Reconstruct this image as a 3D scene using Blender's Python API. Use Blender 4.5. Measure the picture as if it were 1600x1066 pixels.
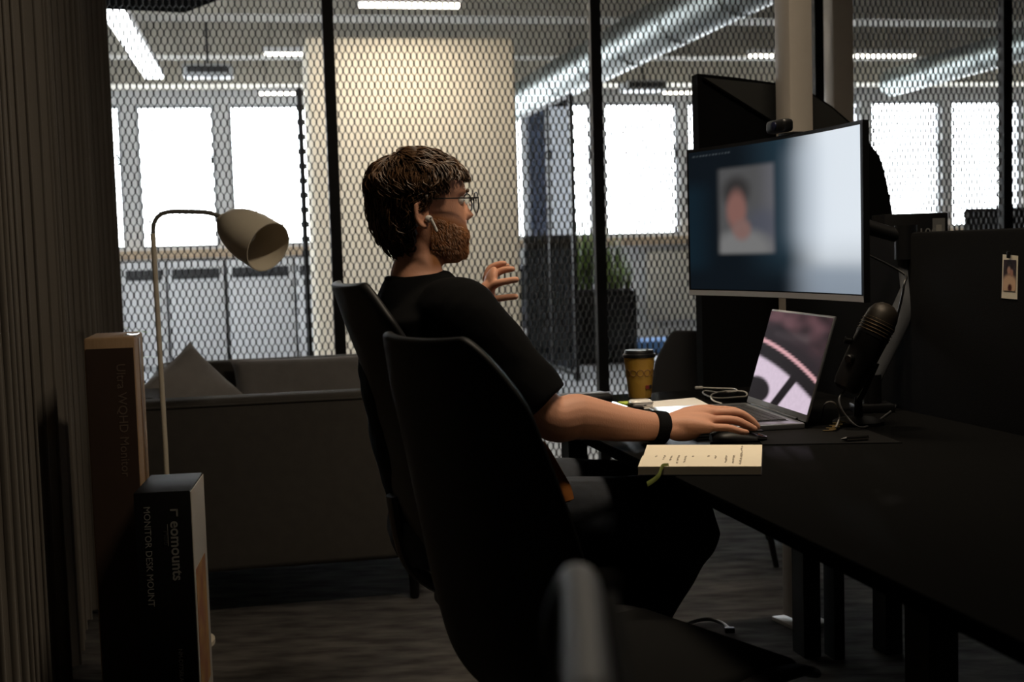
import bpy, bmesh, math, random
import numpy as np
from mathutils import Vector, Matrix, noise as mnoise

random.seed(7)
RNG = np.random.default_rng(7)
sc = bpy.context.scene
for o in list(bpy.data.objects):
    bpy.data.objects.remove(o)
COL = sc.collection

# ------------------------------------------------------------------ camera
FPX = 1955.6                       # focal length in pixels of the 1600 px frame
CAM_H = 1.13
PITCH = math.atan(0.0716)
ROLL = math.radians(1.70)
F_ = Vector((0, math.cos(PITCH), -math.sin(PITCH)))
U0 = Vector((0, math.sin(PITCH), math.cos(PITCH)))
R0 = Vector((1, 0, 0))
R_ = R0 * math.cos(ROLL) - U0 * math.sin(ROLL)
U_ = R0 * math.sin(ROLL) + U0 * math.cos(ROLL)
CAM = Vector((0, 0, CAM_H))
cd = bpy.data.cameras.new('camera')
cd.lens = 44.0
cd.sensor_width = 36.0
cd.clip_start = 0.05
cd.clip_end = 200
cd.dof.use_dof = True
cd.dof.focus_distance = 2.62
cd.dof.aperture_fstop = 5.6
cam = bpy.data.objects.new('camera', cd)
COL.objects.link(cam)
M = Matrix.Identity(4)
for i in range(3):
    M[i][0] = R_[i]; M[i][1] = U_[i]; M[i][2] = -F_[i]; M[i][3] = CAM[i]
cam.matrix_world = M
sc.camera = cam

# ------------------------------------------------------------------ world, exposure
w = bpy.data.worlds.new('overcast_sky')
sc.world = w
w.use_nodes = True
bg = w.node_tree.nodes['Background']
bg.inputs[0].default_value = (0.90, 0.96, 1.0, 1)
bg.inputs[1].default_value = 15.0
sc.view_settings.view_transform = 'Standard'
sc.view_settings.look = 'None'
sc.view_settings.gamma = 1.0
sc.view_settings.use_curve_mapping = False
sc.view_settings.exposure = 0.0
sc.cycles.max_bounces = 8
sc.cycles.diffuse_bounces = 6
sc.cycles.glossy_bounces = 4
sc.cycles.transmission_bounces = 6
sc.cycles.transparent_max_bounces = 8
sc.cycles.sample_clamp_indirect = 4.0
sc.cycles.use_denoising = True

# ------------------------------------------------------------------ geometry of the room
PHI = math.radians(11.5)           # the room is turned against the viewing direction
UX = Vector((math.cos(PHI), math.sin(PHI), 0))
VX = Vector((-math.sin(PHI), math.cos(PHI), 0))
V_MESH = 5.83                      # the expanded-metal wall
V_WIN = 14.2                       # the window wall
H_NEAR = 3.0
H_FAR = 3.3

def ray(px, py):
    return F_ + R_ * ((px - 800) / FPX) - U_ * ((py - 533) / FPX)
def P(px, py, y):                  # point at world depth y
    d = ray(px, py); return CAM + d * (y / d.y)
def PH(px, py, h):                 # point at height h
    d = ray(px, py); return CAM + d * ((h - CAM_H) / d.z)
def PV(px, py, v):                 # point on the room plane v
    d = ray(px, py); return CAM + d * (v / d.dot(VX))
def PP(px, py, p0, n):
    d = ray(px, py); return CAM + d * ((Vector(p0) - CAM).dot(n) / d.dot(n))
def W(u, v, h=0.0):
    return UX * u + VX * v + Vector((0, 0, h))
def uv(p):
    return p.dot(UX), p.dot(VX)

# ------------------------------------------------------------------ materials
MATS = {}
def mat(name, col, rough=0.6, metal=0.0, spec=0.5, noise=0.0, nscale=30, bump=0.0, bscale=200, col2=None, emit=None, es=0.0, coat=0.0, sheen=0.0, stretch=None, trans=0.0):
    if name in MATS: return MATS[name]
    m = bpy.data.materials.new(name); m.use_nodes = True
    nt = m.node_tree; b = nt.nodes['Principled BSDF']
    b.inputs['Base Color'].default_value = (*col, 1)
    b.inputs['Roughness'].default_value = rough
    b.inputs['Metallic'].default_value = metal
    b.inputs['Specular IOR Level'].default_value = spec
    b.inputs['Coat Weight'].default_value = coat
    b.inputs['Sheen Weight'].default_value = sheen
    b.inputs['Transmission Weight'].default_value = trans
    if emit:
        b.inputs['Emission Color'].default_value = (*emit, 1)
        b.inputs['Emission Strength'].default_value = es
    tc = nt.nodes.new('ShaderNodeTexCoord')
    src = tc.outputs['Object']
    if stretch:
        mp = nt.nodes.new('ShaderNodeMapping'); mp.inputs['Scale'].default_value = stretch
        nt.links.new(src, mp.inputs[0]); src = mp.outputs[0]
    if noise > 0 or col2:
        n = nt.nodes.new('ShaderNodeTexNoise'); n.inputs['Scale'].default_value = nscale
        n.inputs['Detail'].default_value = 6
        nt.links.new(src, n.inputs['Vector'])
        r = nt.nodes.new('ShaderNodeValToRGB')
        c2 = col2 if col2 else tuple(c * (1 - noise) for c in col)
        r.color_ramp.elements[0].color = (*c2, 1); r.color_ramp.elements[0].position = 0.35
        r.color_ramp.elements[1].color = (*col, 1); r.color_ramp.elements[1].position = 0.65
        nt.links.new(n.outputs['Fac'], r.inputs[0]); nt.links.new(r.outputs[0], b.inputs['Base Color'])
    if bump > 0:
        n2 = nt.nodes.new('ShaderNodeTexNoise'); n2.inputs['Scale'].default_value = bscale
        n2.inputs['Detail'].default_value = 3
        nt.links.new(src, n2.inputs['Vector'])
        bp = nt.nodes.new('ShaderNodeBump'); bp.inputs['Strength'].default_value = bump
        bp.inputs['Distance'].default_value = 0.01
        nt.links.new(n2.outputs['Fac'], bp.inputs['Height']); nt.links.new(bp.outputs[0], b.inputs['Normal'])
    MATS[name] = m
    return m

def attr_mat(name, attr, rough=0.5, emit=0.0, spec=0.5, base=1.0, bump=0.0, bscale=300, sss=0.0, ior=1.5):
    m = bpy.data.materials.new(name); m.use_nodes = True
    nt = m.node_tree; b = nt.nodes['Principled BSDF']
    a = nt.nodes.new('ShaderNodeAttribute'); a.attribute_name = attr
    b.inputs['Roughness'].default_value = rough
    b.inputs['Specular IOR Level'].default_value = spec
    b.inputs['IOR'].default_value = ior
    if base > 0: nt.links.new(a.outputs['Color'], b.inputs['Base Color'])
    else: b.inputs['Base Color'].default_value = (0.004, 0.004, 0.005, 1)
    if emit > 0:
        nt.links.new(a.outputs['Color'], b.inputs['Emission Color'])
        b.inputs['Emission Strength'].default_value = emit
    if bump > 0:
        n2 = nt.nodes.new('ShaderNodeTexNoise'); n2.inputs['Scale'].default_value = bscale
        bp = nt.nodes.new('ShaderNodeBump'); bp.inputs['Strength'].default_value = bump; bp.inputs['Distance'].default_value = 0.004
        nt.links.new(n2.outputs['Fac'], bp.inputs['Height']); nt.links.new(bp.outputs[0], b.inputs['Normal'])
    if sss > 0:
        b.inputs['Subsurface Weight'].default_value = sss
        b.inputs['Subsurface Radius'].default_value = (0.02, 0.008, 0.004)
        b.inputs['Subsurface Scale'].default_value = 0.3
    return m

def glass_mat(name, tint=(1, 1, 1), gloss=0.06):
    m = bpy.data.materials.new(name); m.use_nodes = True
    nt = m.node_tree; nt.nodes.clear()
    o = nt.nodes.new('ShaderNodeOutputMaterial'); mx = nt.nodes.new('ShaderNodeMixShader')
    t = nt.nodes.new('ShaderNodeBsdfTransparent'); t.inputs[0].default_value = (*tint, 1)
    g = nt.nodes.new('ShaderNodeBsdfGlossy'); g.inputs['Roughness'].default_value = 0.02
    mx.inputs[0].default_value = gloss
    nt.links.new(t.outputs[0], mx.inputs[1]); nt.links.new(g.outputs[0], mx.inputs[2]); nt.links.new(mx.outputs[0], o.inputs[0])
    return m

# ------------------------------------------------------------------ mesh builder
def frame_to(d):
    d = Vector(d).normalized()
    a = Vector((0, 0, 1)) if abs(d.z) < 0.95 else Vector((1, 0, 0))
    x = d.cross(a).normalized(); y = d.cross(x).normalized()
    return x, y, d

class MB:
    def __init__(self): self.v = []; self.f = []
    def add(self, vs, fs):
        n = len(self.v); self.v += [Vector(p) for p in vs]; self.f += [tuple(i + n for i in f) for f in fs]; return self
    def box(self, c, s, ax=None):
        c = Vector(c); hx, hy, hz = s[0] / 2, s[1] / 2, s[2] / 2
        if ax is None: ax = (Vector((1, 0, 0)), Vector((0, 1, 0)), Vector((0, 0, 1)))
        vs = [c + ax[0] * (hx * i) + ax[1] * (hy * j) + ax[2] * (hz * k) for k in (-1, 1) for j in (-1, 1) for i in (-1, 1)]
        return self.add(vs, [(0, 2, 3, 1), (4, 5, 7, 6), (0, 1, 5, 4), (2, 6, 7, 3), (0, 4, 6, 2), (1, 3, 7, 5)])
    def rbox(self, c, s, r=0.01, seg=2, ax=None):
        bm = bmesh.new(); bmesh.ops.create_cube(bm, size=1)
        for v in bm.verts: v.co = Vector((v.co.x * s[0], v.co.y * s[1], v.co.z * s[2]))
        r = min(r, 0.49 * min(s))
        bmesh.ops.bevel(bm, geom=list(bm.edges), offset=r, segments=seg, affect='EDGES', profile=0.5)
        bm.verts.index_update()
        c = Vector(c)
        if ax is None: ax = (Vector((1, 0, 0)), Vector((0, 1, 0)), Vector((0, 0, 1)))
        vs = [c + ax[0] * v.co.x + ax[1] * v.co.y + ax[2] * v.co.z for v in bm.verts]
        fs = [tuple(v.index for v in f.verts) for f in bm.faces]
        bm.free(); return self.add(vs, fs)
    def loft(self, rings, closed=True, cap=True):
        n = len(rings[0]); vs = [p for r in rings for p in r]; fs = []
        for i in range(len(rings) - 1):
            for j in range(n if closed else n - 1):
                k = (j + 1) % n
                fs.append((i * n + j, i * n + k, (i + 1) * n + k, (i + 1) * n + j))
        if cap and closed:
            fs.append(tuple(range(n - 1, -1, -1))); m = (len(rings) - 1) * n; fs.append(tuple(range(m, m + n)))
        return self.add(vs, fs)
    def tube(self, pts, r, seg=10, cap=True, flat=1.0, ref=None):
        pts = [Vector(p) for p in pts]
        if not isinstance(r, (list, tuple)): r = [r] * len(pts)
        rings = []; x = None
        for i, p in enumerate(pts):
            d = (pts[min(i + 1, len(pts) - 1)] - pts[max(i - 1, 0)]).normalized()
            if x is None:
                x, y, _ = frame_to(d)
                if ref is not None:
                    x = (Vector(ref) - d * Vector(ref).dot(d)).normalized()
            else:
                x = (x - d * x.dot(d))
                x = x.normalized() if x.length > 1e-6 else frame_to(d)[0]
            y = d.cross(x).normalized()
            rings.append([p + x * (r[i] * math.cos(a)) + y * (r[i] * flat * math.sin(a)) for a in (2 * math.pi * k / seg for k in range(seg))])
        return self.loft(rings, True, cap)
    def lathe(self, prof, c=(0, 0, 0), axis=(0, 0, 1), seg=24, cap=True):
        x, y, d = frame_to(axis); c = Vector(c)
        if Vector(axis).normalized().z > 0.95: x, y, d = Vector((1, 0, 0)), Vector((0, 1, 0)), Vector(axis).normalized()
        rings = [[c + d * h + x * (max(r, 1e-4) * math.cos(a)) + y * (max(r, 1e-4) * math.sin(a)) for a in (2 * math.pi * k / seg for k in range(seg))] for r, h in prof]
        return self.loft(rings, True, cap)
    def ell(self, c, s, ax=None, seg=20, rings=12):
        c = Vector(c)
        if ax is None: ax = (Vector((1, 0, 0)), Vector((0, 1, 0)), Vector((0, 0, 1)))
        rr = []
        for i in range(rings + 1):
            t = math.pi * (i + 0.02) / (rings + 0.04); z = -math.cos(t); q = math.sin(t)
            rr.append([c + ax[0] * (s[0] * q * math.cos(a)) + ax[1] * (s[1] * q * math.sin(a)) + ax[2] * (s[2] * z) for a in (2 * math.pi * k / seg for k in range(seg))])
        return self.loft(rr)
    def prism(self, pts, n):                     # polygon (3D points) pushed along the vector n
        n = Vector(n); pts = [Vector(p) for p in pts]; k = len(pts)
        vs = pts + [p + n for p in pts]
        fs = [tuple(range(k - 1, -1, -1)), tuple(range(k, 2 * k))] + [(i, (i + 1) % k, k + (i + 1) % k, k + i) for i in range(k)]
        return self.add(vs, fs)
    def mesh(self, name, off=None, smooth=False, fix=True):
        me = bpy.data.meshes.new(name)
        vs = self.v if off is None else [p - off for p in self.v]
        me.from_pydata([tuple(p) for p in vs], [], self.f)
        if fix:
            bm = bmesh.new(); bm.from_mesh(me); bmesh.ops.recalc_face_normals(bm, faces=bm.faces); bm.to_mesh(me); bm.free()
        me.update()
        if smooth: me.polygons.foreach_set('use_smooth', [True] * len(me.polygons))
        return me

def link(name, me, m=None, parent=None, loc=None):
    o = bpy.data.objects.new(name, me); COL.objects.link(o)
    if m is not None: me.materials.clear(); me.materials.append(m)
    if parent is not None: o.parent = parent
    if loc is not None: o.location = loc
    return o
def autosmooth(me, deg=35):
    me.polygons.foreach_set('use_smooth', [True] * len(me.polygons))
    bm = bmesh.new(); bm.from_mesh(me); c = math.radians(deg)
    for e in bm.edges:
        if len(e.link_faces) != 2 or e.calc_face_angle(0) > c: e.smooth = False
    bm.to_mesh(me); bm.free()
ORIG = {}
def thing(name, label, cat, loc=(0, 0, 0), rotz=0.0, group=None):
    o = bpy.data.objects.new(name, None); COL.objects.link(o)
    o.empty_display_size = 0.1
    o.location = loc; o.rotation_euler = (0, 0, rotz)
    o['label'] = label; o['category'] = cat
    if group: o['group'] = group
    return o
def absloc(par):
    p = Vector((0, 0, 0))
    while par is not None:
        p = p + Vector(par.location); par = par.parent
    return p
def part(name, mb, m, par, smooth=True, world=False, label=None, kind=None):
    """one mesh child; world=True when the builder holds world coordinates and no parent is turned"""
    me = mb.mesh(name, absloc(par) if (world and par is not None) else None)
    if smooth: autosmooth(me)
    o = link(name, me, m, par)
    if label: o['label'] = label
    if kind: o['kind'] = kind
    return o
def solo(name, mb, m, label, cat, smooth=True, group=None, base=None):
    """a thing that is one mesh, its origin at its base"""
    if base is None:
        lo = Vector((min(p.x for p in mb.v), min(p.y for p in mb.v), min(p.z for p in mb.v)))
        hi = Vector((max(p.x for p in mb.v), max(p.y for p in mb.v), max(p.z for p in mb.v)))
        base = Vector(((lo.x + hi.x) / 2, (lo.y + hi.y) / 2, lo.z))
    me = mb.mesh(name, base)
    if smooth: autosmooth(me)
    o = link(name, me, m, None, base)
    o['label'] = label; o['category'] = cat
    if group: o['group'] = group
    return o
def struct(name, mb, m, parent=None, smooth=False, label=None):
    me = mb.mesh(name)
    if smooth: autosmooth(me)
    o = link(name, me, m, parent)
    if parent is None:
        o['kind'] = 'structure'
        if label: o['label'] = label
    return o
def text_mesh(body, size, m, par, mw, extrude=0.0004, name='lettering', align='LEFT', bold=0.0):
    cu = bpy.data.curves.new('t', 'FONT'); cu.body = body; cu.size = size; cu.extrude = extrude; cu.align_x = align; cu.offset = bold
    cu.resolution_u = 3
    ob = bpy.data.objects.new('t', cu); COL.objects.link(ob)
    dg = bpy.context.evaluated_depsgraph_get()
    me = bpy.data.meshes.new_from_object(ob.evaluated_get(dg))
    bpy.data.objects.remove(ob); bpy.data.curves.remove(cu)
    me.transform(mw)
    me.name = name
    return link(name, me, m, par)
def basis(x, y, z, o):
    mm = Matrix.Identity(4)
    for i in range(3): mm[i][0] = x[i]; mm[i][1] = y[i]; mm[i][2] = z[i]; mm[i][3] = o[i]
    return mm
def baked(mb, mods):
    """run modifiers over the builder's mesh, give back the mesh"""
    me = mb.mesh('tmp') if isinstance(mb, MB) else mb
    ob = bpy.data.objects.new('tmp', me); COL.objects.link(ob)
    for kind, kw in mods:
        md = ob.modifiers.new(kind, kind)
        for k, v in kw.items(): setattr(md, k, v)
    dg = bpy.context.evaluated_depsgraph_get()
    out = bpy.data.meshes.new_from_object(ob.evaluated_get(dg))
    bpy.data.objects.remove(ob)
    out.polygons.foreach_set('use_smooth', [True] * len(out.polygons))
    return out
def shift(me, off):
    me.transform(Matrix.Translation(-Vector(off))); return me
def spline(pts, n=8):
    pts = [Vector(p) for p in pts]; out = []
    for i in range(len(pts) - 1):
        p0, p1, p2, p3 = pts[max(i - 1, 0)], pts[i], pts[i + 1], pts[min(i + 2, len(pts) - 1)]
        for k in range(n):
            t = k / n
            out.append(0.5 * ((2 * p1) + (p2 - p0) * t + (2 * p0 - 5 * p1 + 4 * p2 - p3) * t * t + (3 * p1 - p0 - 3 * p2 + p3) * t ** 3))
    out.append(pts[-1]); return out
def lerp_list(vals, n):
    out = []
    for i in range(len(vals) - 1):
        for k in range(n): out.append(vals[i] + (vals[i + 1] - vals[i]) * k / n)
    out.append(vals[-1]); return out
RX = (UX, VX, Vector((0, 0, 1)))

# ------------------------------------------------------------------ shared materials
m_black = mat('black_plastic', (0.006, 0.006, 0.0065), 0.40, spec=0.3)
m_blackmetal = mat('black_powder_coat', (0.008, 0.008, 0.009), 0.5, spec=0.3)
m_mesh = mat('black_expanded_metal', (0.012, 0.012, 0.012), 0.5, spec=0.35)
m_carpet = mat('carpet_grey', (0.20, 0.185, 0.17), 0.95, spec=0.1, col2=(0.085, 0.078, 0.074), nscale=6.5, bump=0.9, bscale=420, stretch=(1.0, 3.0, 1.0))
m_carpet2 = mat('carpet_pale', (0.46, 0.48, 0.52), 0.8, spec=0.3, noise=0.25, nscale=5, bump=0.4, bscale=300)
m_concrete = mat('concrete_ceiling', (0.66, 0.60, 0.50), 0.85, noise=0.22, nscale=3)
m_concrete2 = mat('concrete_beam', (0.46, 0.43, 0.37), 0.85, noise=0.2, nscale=4)
m_darkwall = mat('charcoal_wall_paint', (0.045, 0.043, 0.04), 0.8, noise=0.1, nscale=10)
m_darkceil = mat('dark_ceiling_paint', (0.03, 0.029, 0.028), 0.9, noise=0.1, nscale=6)
m_paint = mat('pale_wall_paint', (0.72, 0.72, 0.72), 0.8, noise=0.06, nscale=8)
m_frame = mat('window_frame_grey', (0.40, 0.41, 0.42), 0.5, noise=0.08, nscale=20)
m_glass = glass_mat('window_glass')
m_wood = mat('pale_wood', (0.52, 0.40, 0.28), 0.55, noise=0.25, nscale=12, stretch=(1, 12, 1))
m_beige = mat('cream_plaster', (0.66, 0.60, 0.49), 0.75, noise=0.05, nscale=14, bump=0.05, bscale=60)
m_white = mat('white_enamel', (0.78, 0.79, 0.81), 0.45, noise=0.04, nscale=20)
m_galv = mat('galvanised_steel', (0.20, 0.225, 0.22), 0.42, metal=0.85, noise=0.15, nscale=8)
m_lamp = mat('lamp_diffuser', (0.9, 0.9, 0.85), 0.5, emit=(1.0, 0.93, 0.80), es=9.0)
m_lampcold = mat('lamp_diffuser_cold', (0.9, 0.9, 0.9), 0.5, emit=(0.95, 0.98, 1.0), es=5.0)

# ================================================================== THE SETTING
U_L, U_R, V_B = -7.5, 11.0, -2.6
def slab(u0, u1, v0, v1, h0, h1):
    return MB().box(W((u0 + u1) / 2, (v0 + v1) / 2, (h0 + h1) / 2), (abs(u1 - u0), abs(v1 - v0), abs(h1 - h0)), RX)
struct('floor', slab(U_L, U_R, V_B, V_MESH + 0.6, -0.1, 0), m_carpet)
struct('floor', slab(U_L, U_R, V_MESH + 0.6, V_WIN + 0.3, -0.1, 0), m_carpet2)
struct('ceiling', slab(U_L, U_R, V_B, V_MESH, H_NEAR, H_NEAR + 0.15), m_darkceil)
struct('ceiling', slab(U_L, U_R, V_MESH, V_WIN + 0.3, H_FAR, H_FAR + 0.15), m_concrete)
struct('trim_1', slab(U_L, U_R, V_MESH - 0.04, V_MESH + 0.04, H_NEAR - 0.08, H_FAR), m_blackmetal)
struct('wall_back', slab(U_L, U_R, V_B - 0.15, V_B, 0, H_NEAR), m_darkwall)
struct('wall_right', slab(U_R, U_R + 0.15, V_B, V_WIN, 0, H_FAR), m_paint)
struct('wall_left', slab(U_L - 0.15, U_L, V_MESH, V_WIN, 0, H_FAR), m_paint)
struct('wall_side', slab(-2.55, -2.40, V_B, V_MESH - 0.25, 0, H_NEAR), m_darkwall)

# window wall: piers, apron, head; windows between
SILL, HEAD = 1.27, 2.83
wpx = [(70, 192), (215, 338), (360, 487), (510, 632), (655, 775), (806, 928), (945, 1062), (1075, 1190), (1215, 1345), (1362, 1472), (1487, 1597), (1612, 1715), (1730, 1830), (1845, 1945), (1960, 2060), (2075, 2170)]
wu = []
for a, b in wpx:
    ua = uv(PV(a, 270, V_WIN))[0]; ub = uv(PV(b, 270, V_WIN))[0]; wu.append((ua, ub))
T = 0.30
struct('wall_window', slab(U_L, U_R, V_WIN, V_WIN + T, 0, SILL), m_paint)
struct('wall_window_head', slab(U_L, U_R, V_WIN, V_WIN + T, HEAD, H_FAR), m_paint)
edges = [U_L] + [x for ab in wu for x in ab] + [U_R]
for i in range(0, len(edges), 2):
    if edges[i + 1] - edges[i] > 0.01:
        struct('wall_pier_%d' % (i // 2 + 1), slab(edges[i], edges[i + 1], V_WIN, V_WIN + T, SILL, HEAD), m_paint)
for i, (a, b) in enumerate(wu):
    root = bpy.data.objects.new('window_%d' % (i + 1), None); COL.objects.link(root); root['kind'] = 'structure'
    root.location = W((a + b) / 2, V_WIN, SILL); root.rotation_euler = (0, 0, PHI)
    ww = b - a; hh = HEAD - SILL; f = 0.035
    mb = MB()
    mb.box((0, 0.06, f / 2), (ww, 0.05, f)).box((0, 0.06, hh - f / 2), (ww, 0.05, f))
    mb.box((-ww / 2 + f / 2, 0.06, hh / 2), (f, 0.05, hh - 2 * f)).box((ww / 2 - f / 2, 0.06, hh / 2), (f, 0.05, hh - 2 * f))
    part('window_frame', mb, m_frame, root, smooth=False)
    part('pane', MB().box((0, 0.06, hh / 2), (ww - 2 * f, 0.006, hh - 2 * f)), m_glass, root, smooth=False)
    hb = MB().box((ww / 2 - f - 0.012, 0.02, hh * 0.62), (0.02, 0.03, 0.12))
    part('window_handle', hb, m_black, root, smooth=False)
struct('trim_2', slab(U_L, U_R, V_WIN - 0.16, V_WIN, SILL - 0.11, SILL - 0.015), m_wood)     # wooden sill board

# ceiling beams of the far room
for i, (v0, v1, h) in enumerate([(7.6, 7.9, 3.02), (9.9, 10.25, 3.0), (11.9, 12.2, 3.0), (13.7, 14.2, 2.98)]):
    struct('trim_%d' % (i + 3), slab(U_L, U_R, v0, v1, h, H_FAR), m_concrete2)

# the free-standing cream block behind the man
pL = PV(487, 300, 9.0); pR = PV(811, 300, 9.0); top = PV(650, 58, 9.0).z
uL, uR = uv(pL)[0], uv(pR)[0]
struct('wall_block', MB().rbox(W((uL + uR) / 2, 9.0 + 0.35, top / 2), (uR - uL, 0.7, top), 0.03, 3, RX), m_beige, smooth=True)

# ------------------------------------------------------------------ expanded metal wall
def expanded(u0, u1, h0, h1, v, pw=0.0285, ph=0.0332, sw=0.0042, th=0.0040, nh=0.0105, nw=0.0036, axu=UX, org=Vector((0, 0, 0)), axv=VX):
    """expanded metal: upright lozenges with a thickened bond at every crossing"""
    cols = int((u1 - u0) / pw) + 2; rows = int((h1 - h0) / ph) + 2
    ii, jj = np.meshgrid(np.arange(-1, cols), np.arange(-1, rows), indexing='ij')
    U = u0 + (ii + 0.5 * (jj % 2)) * pw; H = h0 + jj * ph
    U = U.ravel(); H = H.ravel()
    keep = (U > u0 - pw * 0.5) & (U < u1 + pw * 0.5) & (H > h0 - ph) & (H < h1 + ph)
    U = U[keep]; H = H[keep]
    ax = np.array(axu); ay = np.array(axv); o = np.array(org)
    V = []; Fc = []; n0 = 0
    def prism4(Ua, Ha, Ub, Hb, w2, t2):
        nonlocal n0
        n = len(Ua); pts = np.zeros((n, 8, 3))
        k = 0
        for (uu, hh) in ((Ua, Ha), (Ub, Hb)):
            for (s, t) in ((-1, -1), (1, -1), (1, 1), (-1, 1)):
                uc = np.clip(uu + s * w2, u0, u1); hc = np.clip(hh, h0, h1)
                pts[:, k, :] = o + uc[:, None] * ax + (v + t * t2) * ay
                pts[:, k, 2] += hc
                k += 1
        base = n0 + 8 * np.arange(n)
        f = np.stack([np.stack([base + a, base + b, base + b + 4, base + a + 4], 1) for a, b in ((0, 1), (1, 2), (2, 3), (3, 0))], 1).reshape(-1, 4)
        V.append(pts.reshape(-1, 3)); Fc.append(f); n0 += 8 * n
    prism4(U, H - nh, U, H + nh, nw, th * 1.2)
    for s in (-1, 1):
        ok = (H + ph < h1 + ph * 0.9)
        prism4(U[ok], H[ok] + nh * 0.8, U[ok] + s * pw / 2, H[ok] + ph - nh * 0.8, sw / 2 * 1.15, th * 0.7)
    V = np.concatenate(V); Fc = np.concatenate(Fc)
    me = bpy.data.meshes.new('mesh_panel')
    me.vertices.add(len(V)); me.vertices.foreach_set('co', V.ravel())
    me.loops.add(Fc.size); me.loops.foreach_set('vertex_index', Fc.ravel().astype(np.int32))
    me.polygons.add(len(Fc)); me.polygons.foreach_set('loop_start', np.arange(0, Fc.size, 4, dtype=np.int32))
    me.update(calc_edges=True)
    return me

scr = bpy.data.objects.new('wall_screen', None); COL.objects.link(scr); scr['kind'] = 'structure'
scr['label'] = 'black expanded-metal partition wall between black steel posts'
pu = [uv(PV(px, 395, V_MESH))[0] for px in (526, 937, 1281, 1571)]
pu = [-2.45, pu[0], pu[1], pu[2], pu[3], pu[3] + 1.05]
for u in pu:
    part('post', MB().box(W(u, V_MESH, H_NEAR / 2), (0.05, 0.05, H_NEAR), RX), m_blackmetal, scr, smooth=False)
for a, b in zip(pu[:-1], pu[1:]):
    me = expanded(a + 0.02, b - 0.02, 0.02, H_NEAR - 0.06, V_MESH + 0.012)
    o = link('mesh_panel', me, m_mesh, scr); o['kind'] = 'stuff'
    part('bottom_rail', MB().box(W((a + b) / 2, V_MESH, 0.03), (b - a - 0.05, 0.04, 0.06), RX), m_blackmetal, scr, smooth=False)

# ------------------------------------------------------------------ lights of the place and added fill (lamps are objects below; these are their light)
def area(name, loc, size, power, color, rot=(0, 0, 0), spread=180):
    l = bpy.data.lights.new(name, 'AREA'); l.shape = 'RECTANGLE'; l.size, l.size_y = size; l.energy = power; l.color = color
    l.spread = math.radians(spread)
    o = bpy.data.objects.new(name, l); COL.objects.link(o); o.location = loc; o.rotation_euler = rot
    return o
def ceiling_lamp(name, label, c, ln, wd, ang, m, power, color, drop=0.0, hceil=H_FAR, group='strip lights of the far office', spread=180):
    t = thing(name, label, 'lamp', c, ang, group)
    part('housing', MB().rbox((0, 0, 0.03), (ln, wd, 0.05), 0.008), m_white, t)
    part('diffuser', MB().box((0, 0, -0.002), (ln - 0.02, wd - 0.02, 0.016)), m, t, smooth=False)
    for s in (-1, 1):
        part('hanger', MB().tube([(s * ln * 0.35, 0, 0.05), (s * ln * 0.35, 0, hceil - c[2])], 0.004, 6), m_black, t)
    if power: area(name + '_light', Vector(c) - Vector((0, 0, 0.02)), (ln, wd), power, color, (0, 0, ang), spread)
    return t
WARM = (1.0, 0.86, 0.68)
def strip_at(px0, px1, py, v, label, m=m_lamp, power=0, wd=0.10):
    a = PV(px0, py, v); b = PV(px1, py, v); c = (a + b) / 2
    return ceiling_lamp('strip_light', label, c, (b - a).length, wd, PHI, m, power, WARM)
strip_at(412, 476, 84, 11.6, 'warm white strip light above the left windows, the upper of two')
strip_at(404, 480, 146, 13.4, 'warm white strip light just over the second window head')
strip_at(1036, 1094, 145, 13.3, 'short warm strip light over the window beside the tall black screen')
strip_at(1170, 1428, 87, 11.8, 'long warm strip light to the right of the grey service pole', wd=0.12)
strip_at(560, 720, 8, 8.4, 'warm strip light just above the cream block', power=17, wd=0.14)
# white linear pendant at the left
a, b = PH(241, 122, 2.75), PH(172, 10, 2.75)
d = (a - b); ang = math.atan2(d.y, d.x)
ceiling_lamp('linear_pendant', 'bright white linear pendant light near the curtain top', (a + b) / 2, d.length, 0.17, ang, m_lampcold, 30, (0.95, 0.98, 1.0))
# working light over the desk, above the frame
ceiling_lamp('ceiling_spot', 'warm ceiling light above the desk, outside the picture', (0.62, 2.05, 2.86), 0.6, 0.14, 0.2, m_lamp, 19, (1.0, 0.82, 0.60), hceil=H_NEAR, group='ceiling lights over the desks')
ceiling_lamp('ceiling_spot', 'narrow warm ceiling spot above the laptop, outside the picture', (0.40, 2.85, 2.86), 0.3, 0.14, 0.2, m_lamp, 4.5, (1.0, 0.82, 0.60), hceil=H_NEAR, group='ceiling lights over the desks', spread=70)  # second lamp added as fill, no such fitting seen
# fill light for the far office: added, unseen strips above the frame
for k, (u, v) in enumerate([(-1.6, 7.2), (0.9, 7.4), (3.2, 7.4)]):
    ceiling_lamp('strip_light', ['warm strip light above the frame over the sofa side of the far office', 'warm strip light above the frame behind the man', 'warm strip light above the frame behind the monitor'][k], W(u, v, 3.05), 1.6, 0.14, PHI, m_lamp, 9, WARM)

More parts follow.
